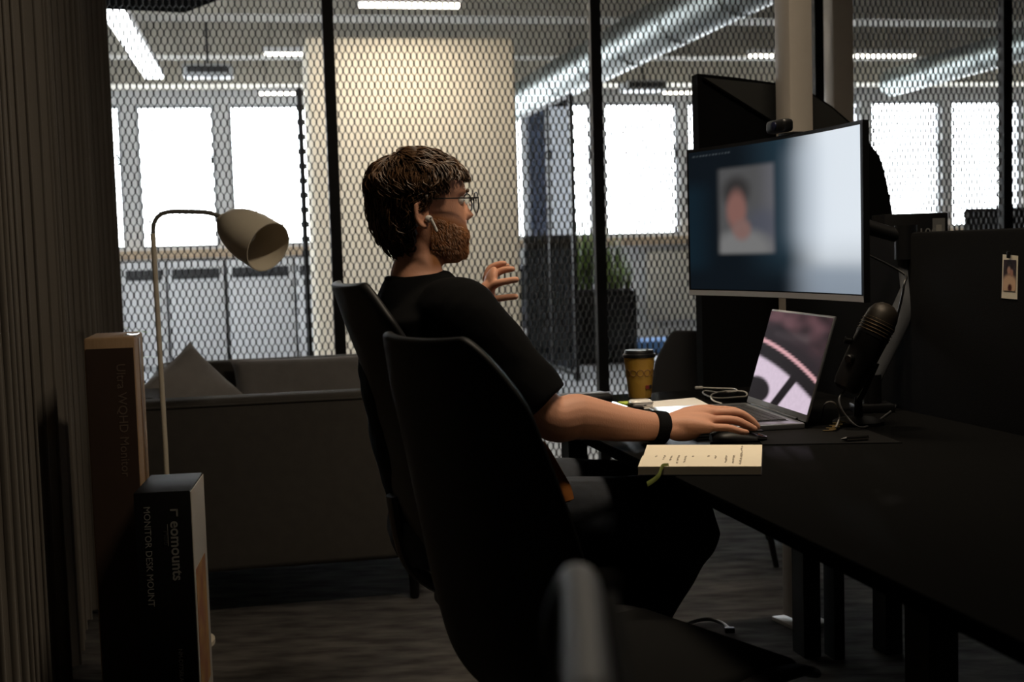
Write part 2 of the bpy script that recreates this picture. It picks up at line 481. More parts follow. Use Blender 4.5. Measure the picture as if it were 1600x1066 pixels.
# ================================================================== FAR OFFICE
# radiator covers under the left windows
m_slot = mat('dark_slot', (0.02, 0.02, 0.022), 0.6)
def radiator_cover(px0, px1, label, m, h=1.12, slot=True, grp='radiator covers under the windows'):
    a = uv(PV(px0, 480, V_WIN - 0.16))[0]; b = uv(PV(px1, 480, V_WIN - 0.16))[0]
    t = thing('radiator_cover', label, 'radiator cover', W((a + b) / 2, V_WIN - 0.17, 0), PHI, grp)
    wd = b - a
    part('body', MB().rbox((0, 0, h / 2), (wd, 0.24, h), 0.012), m, t)
    if slot:
        part('grille', MB().rbox((0, -0.125, h - 0.13), (wd * 0.86, 0.012, 0.11), 0.005), m_slot, t)
        for k in range(7):
            part('grille_bar', MB().box((wd * 0.86 * (k - 3) / 7.2, -0.134, h - 0.13), (0.012, 0.006, 0.10)), mat('slot_bar', (0.05, 0.05, 0.055), 0.5), t, smooth=False)
        part('door', MB().rbox((0, -0.125, h * 0.42), (wd * 0.88, 0.014, h * 0.66), 0.006), m, t)
    return t
radiator_cover(196, 262, 'narrow pale radiator cover by the curtain edge', m_white)
radiator_cover(266, 352, 'pale radiator cover with dark grille behind the lamp pole', m_white)
radiator_cover(358, 460, 'pale radiator cover with dark grille below the lamp shade', m_white)
radiator_cover(464, 540, 'pale radiator cover behind the slim black stand', m_white)
# ribbed radiator right of the planter
t = thing('radiator', 'cream panel radiator under the window beside the tall black screen', 'radiator', W(0, 0), PHI)
a = uv(PV(1011, 450, V_WIN - 0.10))[0]; b = uv(PV(1140, 450, V_WIN - 0.10))[0]; zt = PV(1050, 392, V_WIN - 0.1).z; zb = PV(1050, 500, V_WIN - 0.1).z
t.location = W((a + b) / 2, V_WIN - 0.10, 0)
m_rad = mat('cream_radiator', (0.66, 0.62, 0.54), 0.4, noise=0.04)
part('panel', MB().rbox((0, 0, (zt + zb) / 2), (b - a, 0.09, zt - zb), 0.02), m_rad, t)
for k in range(14):
    part('rib', MB().rbox(((k - 6.5) * (b - a) / 14.5, -0.05, (zt + zb) / 2), (0.03, 0.02, (zt - zb) * 0.9), 0.008), m_rad, t)
for s in (-1, 1):
    part('bracket', MB().box((s * (b - a) * 0.4, 0, zb / 2), (0.03, 0.05, zb)), m_rad, t, smooth=False)
# blue low bench in front of it
a = PV(985, 545, 12.6); b = PV(1120, 545, 12.6); zt = PV(1020, 532, 12.6).z
t = thing('low_bench', 'blue upholstered low bench under the cream radiator', 'bench', Vector((((a + b) / 2).x, ((a + b) / 2).y, 0)), PHI)
m_blue = mat('blue_fabric', (0.10, 0.22, 0.48), 0.8, noise=0.2, nscale=30)
L = (b - a).length
part('seat', MB().rbox((0, 0.2, zt - 0.07), (L, 0.5, 0.14), 0.03), m_blue, t)
for sx in (-1, 1):
    for sy in (-1, 1):
        if zt > 0.16: part('leg', MB().tube([(sx * L * 0.45, 0.2 + sy * 0.2, 0), (sx * L * 0.45, 0.2 + sy * 0.2, max(zt - 0.13, 0.03))], 0.015, 8), m_black, t)

# tall planter with grass-like plants
def leaf_blade(mb, p, d, ln, wd, droop):
    d = Vector(d).normalized(); side = d.cross(Vector((0, 0, 1)))
    side = side.normalized() if side.length > 1e-3 else Vector((1, 0, 0))
    pts = []; n = 5
    for i in range(n + 1):
        t_ = i / n; q = Vector(p) + d * (ln * t_) + Vector((0, 0, -droop * ln * t_ * t_))
        wq = wd * (1 - t_) ** 0.6 * (0.5 + min(t_ * 3, 0.5))
        pts.append((q - side * wq, q + side * wq))
    vs = [x for pr in pts for x in pr]
    mb.add(vs, [(2 * i, 2 * i + 1, 2 * i + 3, 2 * i + 2) for i in range(n)])
m_leaf = mat('plant_green', (0.20, 0.30, 0.06), 0.5, noise=0.5, nscale=6)
a = PV(890, 455, 12.0); b = PV(987, 455, 12.0); c = (a + b) / 2
t = thing('planter', 'black rectangular planter with tall grassy plants behind the metal mesh', 'planter', Vector((c.x, c.y, 0)), PHI)
L = (b - a).length; zt = a.z
part('trough', MB().rbox((0, 0, zt / 2), (L, 0.35, zt), 0.015), m_black, t)
part('soil', MB().rbox((0, 0, zt - 0.005), (L - 0.04, 0.30, 0.03), 0.01), mat('soil', (0.02, 0.014, 0.01), 0.9, noise=0.5), t)
for k in range(16):
    mb = MB(); x = -L * 0.42 + L * 0.84 * (k + 0.5) / 16; y0 = random.uniform(-0.1, 0.1)
    hmax = 1.0 - 0.75 * max(0, (x + L * 0.05) / (L * 0.5))
    for q in range(14):
        leaf_blade(mb, (x + random.uniform(-.02, .02), y0, zt), (random.gauss(0, .22), random.gauss(0, .2), 1), random.uniform(.45, 1.0) * hmax, 0.012, random.uniform(0, .25))
    part('foliage', mb, m_leaf, t)

# dark lounge chair behind the mesh
c = PV(856, 470, 13.1)
t = thing('lounge_chair', 'dark high-backed lounge chair beside the planter', 'chair', Vector((c.x, c.y, 0)), PHI + 0.4)
m_nav = mat('navy_fabric', (0.012, 0.014, 0.022), 0.8, noise=0.2)
mb = MB()
rings = []
for i in range(9):
    z = 0.42 + (0.98 - 0.42) * i / 8; wv = 0.30 * math.sqrt(max(1 - ((i / 8) ** 3) * 0.75, 0.05))
    rings.append([Vector((x * wv, 0.22 + 0.06 * math.cos(x * 1.5) + d, z)) for d, xs in ((0, (-1, -.6, -.2, .2, .6, 1)), (0.06, (1, .6, .2, -.2, -.6, -1))) for x in xs])
mb.loft(rings); part('backrest', mb, m_nav, t)
part('seat', MB().rbox((0, -0.02, 0.38), (0.6, 0.56, 0.16), 0.05, 3), m_nav, t)
for sx in (-1, 1):
    part('armrest', MB().rbox((sx * 0.31, 0.0, 0.50), (0.07, 0.5, 0.22), 0.03, 3), m_nav, t)
    for sy in (-1, 1): part('leg', MB().tube([(sx * .24, sy * .22, .31), (sx * .27, sy * .26, 0)], [.016, .010], 8), m_black, t)

# low mesh partition running into the depth right of the cream block
ptop = 2.45
A = PH(891, 146, ptop); B = PH(816, 181, ptop)
dv = (B - A); dv.z = 0; Lp = dv.length; dv.normalize()
t = thing('mesh_divider', 'black framed mesh divider running back beside the cream block', 'divider', (A.x, A.y, 0), math.atan2(dv.y, dv.x))
for q in (0, 0.45, 1.0):
    part('post', MB().box((Lp * q, 0, ptop / 2), (0.035, 0.035, ptop)), m_blackmetal, t, smooth=False)
part('top_rail', MB().box((Lp / 2, 0, ptop - 0.015), (Lp, 0.03, 0.03)), m_blackmetal, t, smooth=False)
part('bottom_rail', MB().box((Lp / 2, 0, 0.06), (Lp, 0.03, 0.03)), m_blackmetal, t, smooth=False)
for q0, q1 in ((0, .45), (.45, 1.0)):
    me = expanded(Lp * q0 + .02, Lp * q1 - .02, 0.07, ptop - .03, 0.0, pw=0.06, ph=0.06, sw=0.007, th=0.003, nh=0.016, nw=0.006, axu=Vector((1, 0, 0)), axv=Vector((0, 1, 0)))
    o = link('mesh_panel', me, m_mesh, t); o['kind'] = 'stuff'
for q0, q1 in ((0, .45), (.45, 1.0)):  # tinted panes added to dim the windows behind the divider
    part('pane', MB().box(((q0 + q1) / 2 * Lp, 0.012, (ptop + .05) / 2), ((q1 - q0) * Lp - .04, 0.005, ptop - .13)), MATS.setdefault('smoked_glass', glass_mat('smoked_glass', (.085, .097, .122), .04)), t, smooth=False)  # added pane, only dims the windows behind
# slim black post on a foot behind the mesh, left
c = PV(474, 300, 7.6); zt = PV(466, 137, 7.6).z
t = thing('slim_stand', 'slim black upright stand in front of the left windows', 'stand', (c.x, c.y, 0))
part('pole', MB().lathe([(0.016, 0.02), (0.016, zt - .01), (0.012, zt)], seg=12), m_blackmetal, t)
part('foot', MB().lathe([(0.14, 0), (0.14, 0.015), (0.03, 0.025), (0.018, 0.05)], seg=24), m_blackmetal, t)

# ducts under the far ceiling
def duct(p0, p1, r, label):
    d = (p1 - p0); L = d.length
    t = thing('air_duct', label, 'duct', p0)
    part('pipe', MB().tube([Vector((0, 0, 0)), d], r, 28), m_galv, t)
    n = max(2, int(L / 0.9))
    for k in range(n + 1):
        q = d * (k / n); e = d.normalized() * 0.02
        part('seam', MB().tube([q - e, q + e], r * 1.03, 28), m_galv, t)
    for k in (0.2, 0.6):
        q = d * k; part('hanger', MB().tube([q + Vector((0, 0, r)), Vector((q.x, q.y, H_FAR - p0.z))], 0.006, 6), m_black, t)
    return t
rr = 0.19
A = PH(1225, -6, 2.55); B = PH(812, 186, 2.55)
e = (B - A).normalized()
duct(A - e * 0.4 + Vector((0, 0, rr)), B + e * 1.2 + Vector((0, 0, rr)), rr, 'thick galvanised air duct running back from the grey service pole')
A = PH(1640, 84, 2.72); B = PH(1395, 150, 2.72)
duct(A + Vector((0, 0, .15)), B + Vector((0, 0, .15)), 0.15, 'thinner galvanised air duct above the right-hand windows')
# projector-like black units below the ceiling
for (px, py, vv, lab) in ((325, 112, 11.2, 'small dark ceiling unit above the left windows'), (1005, 135, 12.4, 'small dark ceiling unit below the thick duct')):
    c = PV(px, py, vv)
    t = thing('ceiling_unit', lab, 'ceiling unit', c, PHI)
    part('body', MB().rbox((0, 0, 0), (0.42, 0.3, 0.10), 0.02), m_frame, t)
    part('vent', MB().rbox((0, -0.152, 0), (0.34, 0.01, 0.05), 0.004), m_slot, t)
    part('hanger', MB().tube([(0, 0, 0.05), (0, 0, H_FAR - c.z)], 0.012, 8), m_black, t)
# dark ceiling raft at the upper left
hR = 2.62
q = [PH(150, 14, hR), PH(289, 20, hR), PH(352, -4, hR), PH(420, -70, hR), PH(150, -70, hR)]
c = sum(q, Vector()) / 5
t = thing('ceiling_raft', 'black acoustic ceiling raft with pale edge above the curtain', 'ceiling raft', c)
part('board', MB().prism([p - c for p in q], (0, 0, 0.06)), mat('black_felt', (.006, .006, .006), 1.0, spec=.0), t, smooth=False)
mb = MB()
for p0, p1 in zip(q[:2], q[1:3]): mb.tube([p0 - c + Vector((0, 0, .02)), p1 - c + Vector((0, 0, .02))], 0.012, 8)
part('edge_trim', mb, m_white, t)
for p in (q[0], q[1], q[3]):
    pc = (p - c) * 0.8
    part('hanger', MB().tube([pc + Vector((0, 0, .06)), Vector((pc.x, pc.y, H_FAR - hR))], 0.005, 6), m_black, t)
# desk screen standing beyond the mesh at the far right
a = PV(1508, 326, 7.0); b = PV(1640, 320, 7.0)
t = thing('desk_screen', 'dark grey fabric desk screen beyond the mesh at the right edge', 'desk screen', (((a + b) / 2).x, ((a + b) / 2).y, 0), PHI)
L = (b - a).length + 0.6
m_fab = mat('charcoal_fabric', (0.035, 0.036, 0.038), 0.9, noise=0.3, nscale=60, bump=0.2, bscale=500)
part('panel', MB().rbox((0.3, 0, (a.z + 0.35) / 2), (L, 0.04, a.z - 0.35), 0.012), m_fab, t)
for s in (-1, 1): part('foot', MB().box((0.3 + s * L * .4, 0, 0.18), (0.03, 0.3, 0.36)), m_black, t, smooth=False)

# ================================================================== NEAR ROOM: CURTAIN, SOFA, BOXES, LAMP
m_cur = mat('grey_brown_curtain', (0.155, 0.135, 0.112), 0.85, sheen=0.2, noise=0.12, nscale=40, bump=0.1, bscale=600, stretch=(1, 1, 0.05))
p0 = PV(199, 430, 5.42); p0.z = 0
p1 = p0 - VX * 3.6 + Vector((0.02, 0, 0))
d = (p1 - p0); L = d.length; d.normalize(); nrm = Vector((d.y, -d.x, 0))
if nrm.x < 0: nrm = -nrm
cu_mb = MB(); nS = 900; rows = 7
grid = []
for r in range(rows):
    h = 0.015 + (H_NEAR - 0.06) * r / (rows - 1); row = []
    for i in range(nS + 1):
        s = L * i / nS
        ph = s * 2 * math.pi / 0.112 + 1.1 * math.sin(s * 5.3) + 0.6 * math.sin(s * 11.1 + 1)
        ph += 0.25 * math.sin(h * 1.7 + s * 9)
        amp = 0.036 * (1 + 0.35 * math.sin(s * 7.7)) * (1.05 - 0.12 * h / 3)
        wv = math.sin(ph); wv = math.copysign(abs(wv) ** 0.95, wv)
        row.append(p0 + d * (s + 0.014 * math.sin(2 * ph)) + nrm * (amp * wv - 0.062) + Vector((0, 0, h)))
    grid.append(row)
cu_mb.loft(grid, closed=False, cap=False)
t = thing('curtain', 'floor-length grey-brown pleated curtain along the left edge', 'curtain', p0)
me = cu_mb.mesh('fabric', p0, smooth=True, fix=False)
part_c = link('fabric', me, m_cur, t)
part('rail', MB().tube([p0 + Vector((0, 0, H_NEAR - .03)) + nrm * -.062, p1 + Vector((0, 0, H_NEAR - .03)) + nrm * -.062], 0.014, 10), m_blackmetal, t, world=True)

# sofa
m_sofa = mat('taupe_sofa_fabric', (0.055, 0.049, 0.042), 0.9, sheen=0.15, noise=0.15, nscale=25, bump=0.25, bscale=700)
m_cush = mat('grey_cushion_fabric', (0.30, 0.28, 0.268), 0.9, sheen=0.2, noise=0.12, nscale=20, bump=0.2, bscale=700)
HS = 0.70
nl = PH(231, 629, HS) - UX * .07
SD = 0.95; SL = 1.58
t = thing('sofa', 'taupe box-shaped sofa seen from its arm end, before the mesh wall', 'sofa', (nl.x, nl.y, 0), PHI)
part('near_arm', MB().rbox((SD / 2, 0.06, (HS + .15) / 2), (SD, 0.12, HS - .15), 0.022, 3), m_sofa, t)
part('far_arm', MB().rbox((SD / 2, SL - .06, (HS + .15) / 2), (SD, 0.12, HS - .15), 0.022, 3), m_sofa, t)
part('backrest', MB().rbox((0.045, SL / 2, (HS + .15) / 2), (0.09, SL - .245, HS - .15), 0.022, 3), m_sofa, t)
part('seat_base', MB().rbox((0.14 + (SD - .14) / 2, SL / 2, 0.225), (SD - .145, SL - .245, 0.15), 0.02, 2), m_sofa, t)
for k in (0, 1):
    part('seat_cushion', MB().rbox((0.15 + (SD - .15) / 2, 0.125 + (SL - .25) * (k + .5) / 2, 0.375), (SD - .16, (SL - .26) / 2, 0.15), 0.045, 4), m_cush, t)
part('piping', MB().tube([(0.01, -0.001, HS - .02), (SD - .01, -0.001, HS - .02)], 0.004, 6), m_sofa, t)
for sx in (0.07, SD - .07):
    for sy in (0.07, SL - .07):
        part('leg', MB().lathe([(0.012, 0), (0.016, 0.01), (0.02, 0.155)], (sx, sy, 0), seg=12), m_black, t)
def pillow(name, label, c, w, h, th, ax, grp=None, m=m_cush):
    mb = MB(); n = 14; F = []
    vs = []
    for side in (1, -1):
        for i in range(n + 1):
            for j in range(n + 1):
                x = -1 + 2 * i / n; y = -1 + 2 * j / n
                e = max(0, (1 - x ** 4) * (1 - y ** 4)) ** 0.55
                pin = 1 - 0.07 * (1 - abs(y) ** 3) * abs(x) ** 3; pin2 = 1 - 0.07 * (1 - abs(x) ** 3) * abs(y) ** 3
                wr = 0.012 * math.sin(5 * x + 3 * y) * e + 0.010 * mnoise.noise(Vector((x * 2.4, y * 2.4, c[0] * 5)))  * e
                vs.append(Vector(c) + ax[0] * (x * w / 2 * pin) + ax[1] * (y * h / 2 * pin2) + ax[2] * (side * (th / 2 * e + wr * .8)))
    for s in (0, 1):
        o = s * (n + 1) ** 2
        for i in range(n):
            for j in range(n):
                q = [o + i * (n + 1) + j, o + (i + 1) * (n + 1) + j, o + (i + 1) * (n + 1) + j + 1, o + i * (n + 1) + j + 1]
                F.append(tuple(q if s == 0 else q[::-1]))
    mb.add(vs, F)
    bm = bmesh.new(); me0 = mb.mesh('x', fix=False); bm.from_mesh(me0); bmesh.ops.remove_doubles(bm, verts=bm.verts, dist=0.0005)
    bmesh.ops.recalc_face_normals(bm, faces=bm.faces)
    zmin = min(v.co.z for v in bm.verts); base = Vector((c[0], c[1], zmin))
    bmesh.ops.translate(bm, verts=bm.verts, vec=-base); bm.to_mesh(me0); bm.free(); me0.name = name
    me0.polygons.foreach_set('use_smooth', [True] * len(me0.polygons))
    o = link(name, me0, m, None, base); o['label'] = label; o['category'] = 'cushion'
    if grp: o['group'] = grp
    return o
def sofa_p(x, y, z): return Vector((nl.x, nl.y, 0)) + UX * x + VX * y + Vector((0, 0, z))
tilt = math.radians(28)
ux = (UX * .92 + VX * .38).normalized(); nb = Vector((-ux.y, ux.x, 0))
uy = (nb * math.sin(tilt) + Vector((0, 0, 1)) * math.cos(tilt))
rot = math.radians(36)
ax0 = (ux * math.cos(rot) + uy * math.sin(rot)); ax1 = (-ux * math.sin(rot) + uy * math.cos(rot))
axp = (ax0.normalized(), ax1.normalized(), ax0.cross(ax1).normalized())
pillow('scatter_cushion', 'grey scatter cushion tipped on its corner at the left of the sofa', sofa_p(0.18, 0.50, 0.640), 0.33, 0.33, 0.11, axp, 'cushions on the sofa')
tl = math.radians(14)
uy = (VX * math.sin(tl) + Vector((0, 0, 1)) * math.cos(tl))
pillow('bolster_cushion', 'long grey cushion leaning on the far arm of the sofa', sofa_p(0.62, 1.335, 0.585), 0.66, 0.27, 0.11, (UX, uy, UX.cross(uy)), 'cushions on the sofa')

# tall brown monitor carton
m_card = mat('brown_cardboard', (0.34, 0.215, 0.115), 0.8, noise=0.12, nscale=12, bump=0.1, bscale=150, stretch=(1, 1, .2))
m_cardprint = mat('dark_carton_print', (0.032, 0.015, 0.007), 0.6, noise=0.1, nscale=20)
HB = 0.95
bl = PH(130, 529, HB); br = PV(210, 530, uv(bl)[1])
bw = uv(br)[0] - uv(bl)[0]
BD = 0.22
t = thing('monitor_carton', 'tall brown monitor carton standing beside the curtain', 'box', (bl.x, bl.y, 0), PHI)
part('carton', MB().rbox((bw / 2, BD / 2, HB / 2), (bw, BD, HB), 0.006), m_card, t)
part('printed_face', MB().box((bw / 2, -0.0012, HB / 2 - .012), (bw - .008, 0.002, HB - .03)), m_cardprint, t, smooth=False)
part('tape', MB().box((bw + .0006, BD * .52, HB / 2), (0.002, 0.045, HB - .02)), mat('brown_tape', (.22, .12, .05), .3), t, smooth=False)
part('tape', MB().rbox((bw - .012, 0.06, HB + .001), (0.03, 0.10, 0.003), 0.001), mat('clear_tape', (.6, .55, .5), .12, coat=.5), t)
m_let = mat('pale_print', (0.10, 0.07, 0.05), 0.6)
m_let2 = mat('grey_print', (0.19, 0.185, 0.17), 0.6)
rotdown = lambda o: basis(Vector((0, 0, -1)), Vector((1, 0, 0)), Vector((0, -1, 0)), o)
text_mesh('Ultra WQHD Monitor', 0.030, m_let, t, rotdown(Vector((bw * .62, -0.0026, HB - .065))))

# black desk-mount carton in front
HK = 0.61
bl = PH(208, 771, HK); br = PH(296, 762, HK)
kw = (br - bl).length; KD = 0.24
t = thing('mount_carton', 'black monitor-mount carton with white lettering standing before the brown box', 'box', (bl.x, bl.y, 0), PHI * .6)
m_kblack = mat('black_carton', (0.004, 0.004, 0.0045), 0.6, spec=.1)
part('carton', MB().rbox((kw / 2, KD / 2, HK / 2), (kw, KD, HK), 0.003), m_kblack, t)
part('side_panel', MB().box((kw + .0006, KD / 2, HK / 2), (0.002, KD - .006, HK - .008)), mat('white_carton_side', (.50, .46, .40), .6), t, smooth=False)
part('side_print', MB().box((kw + .0018, KD * .45, HK * .44), (0.001, KD * .7, HK * .5)), mat('orange_print', (.50, .27, .06), .6, col2=(.34, .12, .04), nscale=14), t, smooth=False)
text_mesh('MONITOR DESK MOUNT', 0.0205, m_let2, t, rotdown(Vector((kw * .17, -0.0012, HK - .032))))
text_mesh('eomounts', 0.034, m_let2, t, rotdown(Vector((kw * .63, -0.0012, HK - .068))), bold=.0006)
text_mesh('Multi', 0.016, mat('dim_print', (.03, .03, .03), .6), t, rotdown(Vector((kw * .50, -0.0012, HK - .09))))
text_mesh('NM-D775BLACKPLUS', 0.013, mat('dim_print2', (.09, .085, .08), .6), t, rotdown(Vector((kw * .66, -0.0012, HK - .365))))
mb = MB().box((kw * .755, -0.0012, HK - .0495), (0.004, 0.0008, 0.017)).box((kw * .70, -0.0012, HK - .043), (0.016, 0.0008, 0.004))
part('logo_mark', mb, m_let2, t, smooth=False)
part('rule', MB().box((kw * .575, -0.0012, HK - .10), (0.0012, 0.0008, 0.05)), m_let2, t, smooth=False)

# floor lamp
m_cream = mat('cream_lamp_paint', (0.74, 0.66, 0.52), 0.45, noise=0.04)
ZL = 3.62
base = P(247, 800, ZL); top = P(239, 352, ZL)
bx, by = top.x + 0.004, ZL
arm = [Vector((bx, by, 0.02)), Vector((bx - 0.0, by, 0.6)), P(239, 365, ZL), P(241, 348, ZL), P(250, 336, ZL), P(266, 331, ZL), P(295, 331, ZL), P(322, 332, ZL), P(340, 337, ZL), P(352, 343, ZL)]
t = thing('floor_lamp', 'cream floor lamp with bent arm and flared bell shade, switched off', 'lamp', (bx, by, 0))
part('base', MB().lathe([(0.115, 0), (0.115, 0.012), (0.10, 0.02), (0.012, 0.024), (0.012, 0.05)], (bx, by, 0), seg=32), m_cream, t, world=True)
part('pole', MB().tube([arm[0], arm[1], arm[2]], 0.0075, 12), m_cream, t, world=True)
part('arm', MB().tube(spline(arm[2:], 6), 0.0065, 12), mat('grey_lamp_arm', (.16, .15, .13), .4), t, world=True)
c0 = P(350, 344, ZL); c1 = P(412, 382, ZL - 0.10)
axs = (c1 - c0).normalized()
Ls = (c1 - c0).length
sh = thing  # noqa
prof = [(0.012, -0.01), (0.020, -0.004), (0.022, 0.006), (0.030, 0.012), (0.047, 0.03), (0.060, 0.06), (0.069, 0.095), (0.073, 0.13), (0.074, Ls + .02)]
inner = [(r - .003, h) for r, h in prof[::-1] if h > 0.02]
mb = MB().lathe(prof + inner, c0, axs, 40, cap=True)
shade = part('shade', mb, m_cream, t, world=True)
part('bulb', MB().lathe([(0.012, 0.04), (0.014, 0.06), (0.028, 0.09), (0.026, 0.115), (0.012, 0.13)], c0, axs, 20), mat('bulb_glass', (.5, .47, .40), .25), t, world=True)
part('knuckle', MB().ell(c0 + axs * -.004 + Vector((-.002, 0, -.004)), (.017, .017, .017)), m_cream, t, world=True)

# small leafy plant peeping out behind the carton
c = P(219, 560, 5.28)
t = thing('potted_plant', 'small bright green plant peeping out behind the brown carton', 'plant', (c.x - .045, c.y, 0))
part('pot', MB().lathe([(0.045, 0), (0.055, 0.14), (0.05, 0.14), (0.045, .13)], seg=24), m_white, t)
part('stem', MB().tube([(0, 0, .15), (0.01, 0, .5), (0.0, 0.0, .86)], [.006, .004, .002], 8), mat('stem_green', (.09, .12, .03), .6), t)
m_leafb = mat('bright_leaf', (0.20, 0.42, 0.05), 0.45, noise=0.3, nscale=10)
for k in range(13):
    z = .42 + k * .036; an = k * 2.4
    mb = MB(); leaf_blade(mb, (0, 0, z), (math.cos(an), math.sin(an), .55), .165, 0.024, .45)
    part('leaf', mb, m_leafb if k % 3 else mat('yellow_leaf', (.5, .5, .06), .45), t)

# ================================================================== DESK
DA = math.radians(13)
DE = Vector((0.226, 2.388, 0))                 # a point on the desk edge the man sits at
AX = Vector((-math.sin(DA), math.cos(DA), 0))  # along the edge, away
BX = Vector((math.cos(DA), math.sin(DA), 0))   # across the desk
HD = 0.73
RD = (BX, AX, Vector((0, 0, 1)))
def D(t_, s_, h=HD): return DE + BX * t_ + AX * s_ + Vector((0, 0, h))
m_desk = mat('black_desk_laminate', (0.006, 0.006, 0.006), 0.06, spec=0.5, bump=0.02, bscale=900)
m_greyleg = mat('pale_grey_steel', (0.42, 0.40, 0.37), 0.45)
m_desk.node_tree.nodes['Principled BSDF'].inputs['IOR'].default_value = 1.008
MATS['black_desk_mat'] = mat('black_desk_mat', (.004, .0038, .0038), .8, spec=.1)
S0, S1, DW = -1.45, 0.99, 0.80
t = thing('desk', 'long black desk the man works at', 'desk', DE, DA)
sm = (S0 + S1) / 2; sl = S1 - S0
part('desktop', MB().rbox((DW / 2, sm, HD - .0125), (DW, sl, 0.025), 0.003), m_desk, t)
for sy, txs in ((S0 + .25, (.22, .62)), (-0.55, (.30, .62)), (S1 - .15, (.12, .77))):
    for tx in txs:
        part('leg', MB().box((tx, sy, (HD - .025) / 2), (0.05, 0.07, HD - .025)), m_blackmetal, t, smooth=False)
    part('crossbar', MB().box((.36, sy, HD - .05), (0.47, 0.05, 0.04)), m_blackmetal, t, smooth=False)
part('beam', MB().box((.36, sm, HD - .085), (0.05, sl - .5, 0.03)), m_blackmetal, t, smooth=False)

# fabric screen along the desk, with the pinned print
t = thing('desk_divider', 'black fabric divider screen along the far long side of the desk', 'desk divider', D(DW + .03, sm, 0), DA)
m_fabk = mat('black_fabric', (0.0028, 0.0028, 0.003), 0.95, spec=0.1, bump=0.2, bscale=700)
HP = 1.147
part('panel', MB().rbox((0, 0, (HP + .45) / 2), (0.035, sl + .1, HP - .45), 0.01), m_fabk, t)
for k in (-1, 1): part('foot', MB().box((0, k * sl * .42, 0.225), (0.03, 0.06, 0.45)), m_blackmetal, t, smooth=False)
pn = -BX; pp = D(DW + .03, 0, 0) + pn * 0.019
q = [PP(x, y, pp, pn) for x, y in ((1564.5, 466), (1589, 468), (1590.5, 400), (1566.5, 397.5))]
pw_ = (q[1] - q[0]).length; phh = (q[3] - q[0]).length
t = thing('instant_photo', 'small instant photo pinned to the black divider', 'photo', (q[0] + q[1]) / 2, 0)
n = 40
def image_grid(name, org, dx, dy, fn, nx, ny, m, par, rel):
    vs = []; cols = []
    for j in range(ny + 1):
        for i in range(nx + 1):
            vs.append(org + dx * (i / nx) + dy * (j / ny) - rel); cols.append((*fn(i / nx, j / ny), 1.0))
    fs = [(j * (nx + 1) + i, j * (nx + 1) + i + 1, (j + 1) * (nx + 1) + i + 1, (j + 1) * (nx + 1) + i) for j in range(ny) for i in range(nx)]
    me = bpy.data.meshes.new(name); me.from_pydata([tuple(v) for v in vs], [], fs)
    ca = me.color_attributes.new('img', 'FLOAT_COLOR', 'POINT')
    ca.data.foreach_set('color', np.array(cols, dtype=np.float32).ravel())
    me.update()
    return link(name, me, m, par)
def sst(a, b, x):
    t_ = min(max((x - a) / (b - a), 0), 1); return t_ * t_ * (3 - 2 * t_)
def mix(a, b, t_): return tuple(a[i] * (1 - t_) + b[i] * t_ for i in range(3))
def lin(r, g, b):
    f = lambda c: (c / 255 / 12.92) if c / 255 <= .04045 else ((c / 255 + .055) / 1.055) ** 2.4
    return (f(r), f(g), f(b))
def rectm(x, y, x0, x1, y0, y1, s): return sst(x0 - s, x0 + s, x) * (1 - sst(x1 - s, x1 + s, x)) * sst(y0 - s, y0 + s, y) * (1 - sst(y1 - s, y1 + s, y))
def ellm(x, y, cx, cy, rx, ry, s): return 1 - sst(1 - s, 1 + s, math.hypot((x - cx) / rx, (y - cy) / ry))
ex = (q[1] - q[0]); ey = (q[3] - q[0])
part('card', MB().prism([p - pn * .0004 for p in q], pn * -.0006), mat('photo_card', (.72, .66, .54), .5), t, world=True, smooth=False)
def phfn(x, y):
    c = lin(40, 20, 22)
    c = mix(c, lin(205, 170, 140), ellm(x, y, .5, .18, .62, .34, .25))
    c = mix(c, lin(185, 140, 115), ellm(x, y, .44, .66, .13, .12, .3))
    c = mix(c, lin(170, 120, 100), ellm(x, y, .66, .58, .12, .12, .3))
    c = mix(c, lin(70, 25, 22), ellm(x, y, .55, .10, .16, .12, .3))
    return c
image_grid('picture', q[0] + ex * .10 + ey * .18 + pn * .0006, ex * .80, ey * .70, phfn, 20, 30, attr_mat('photo_picture', 'img', .4), t, absloc(t))
c = (q[2] + q[3]) / 2 + pn * .004 + Vector((0, 0, .001))
part('clip', MB().rbox(c, (.006, .008, .014), .002, 2, (pn, AX, Vector((0, 0, 1)))), m_black, t, world=True)

# tall black acoustic screen behind the monitor
A0 = P(1092, 400, 3.82); pn2 = AX
pts = [(1090, 115), (1150, 121), (1215, 130), (1262, 141), (1300, 166), (1345, 205), (1375, 245), (1386, 285), (1395, 335)]
q = [PP(x, y, A0, pn2) for x, y in pts]
t = thing('acoustic_screen', 'tall black acoustic screen with sloping top behind the monitor', 'acoustic screen', (q[0].x, q[0].y, 0))
b0 = Vector((q[-1].x, q[-1].y, 0.66)); b1 = Vector((q[0].x, q[0].y, 0.66))
for qq in (q[0].lerp(q[-1], .55), q[0].lerp(q[-1], .95)):
    part('leg', MB().tube([Vector((qq.x, qq.y, 0)) + pn2 * .025, Vector((qq.x, qq.y, .68)) + pn2 * .025], .014, 10), m_blackmetal, t, world=True)
part('panel', MB().prism(q + [b0, b1], pn2 * .05), m_fabk, t, world=True, smooth=False)
fl = [PP(x, y, A0 - pn2 * .02, pn2) for x, y in ((1100, 121), (1215, 133), (1262, 144), (1300, 169), (1343, 207), (1343, 268), (1290, 236), (1215, 193))]
part('flap', MB().prism(fl, pn2 * .018), mat('dark_grey_felt', (0.022, 0.022, 0.020), 0.9), t, world=True, smooth=False)

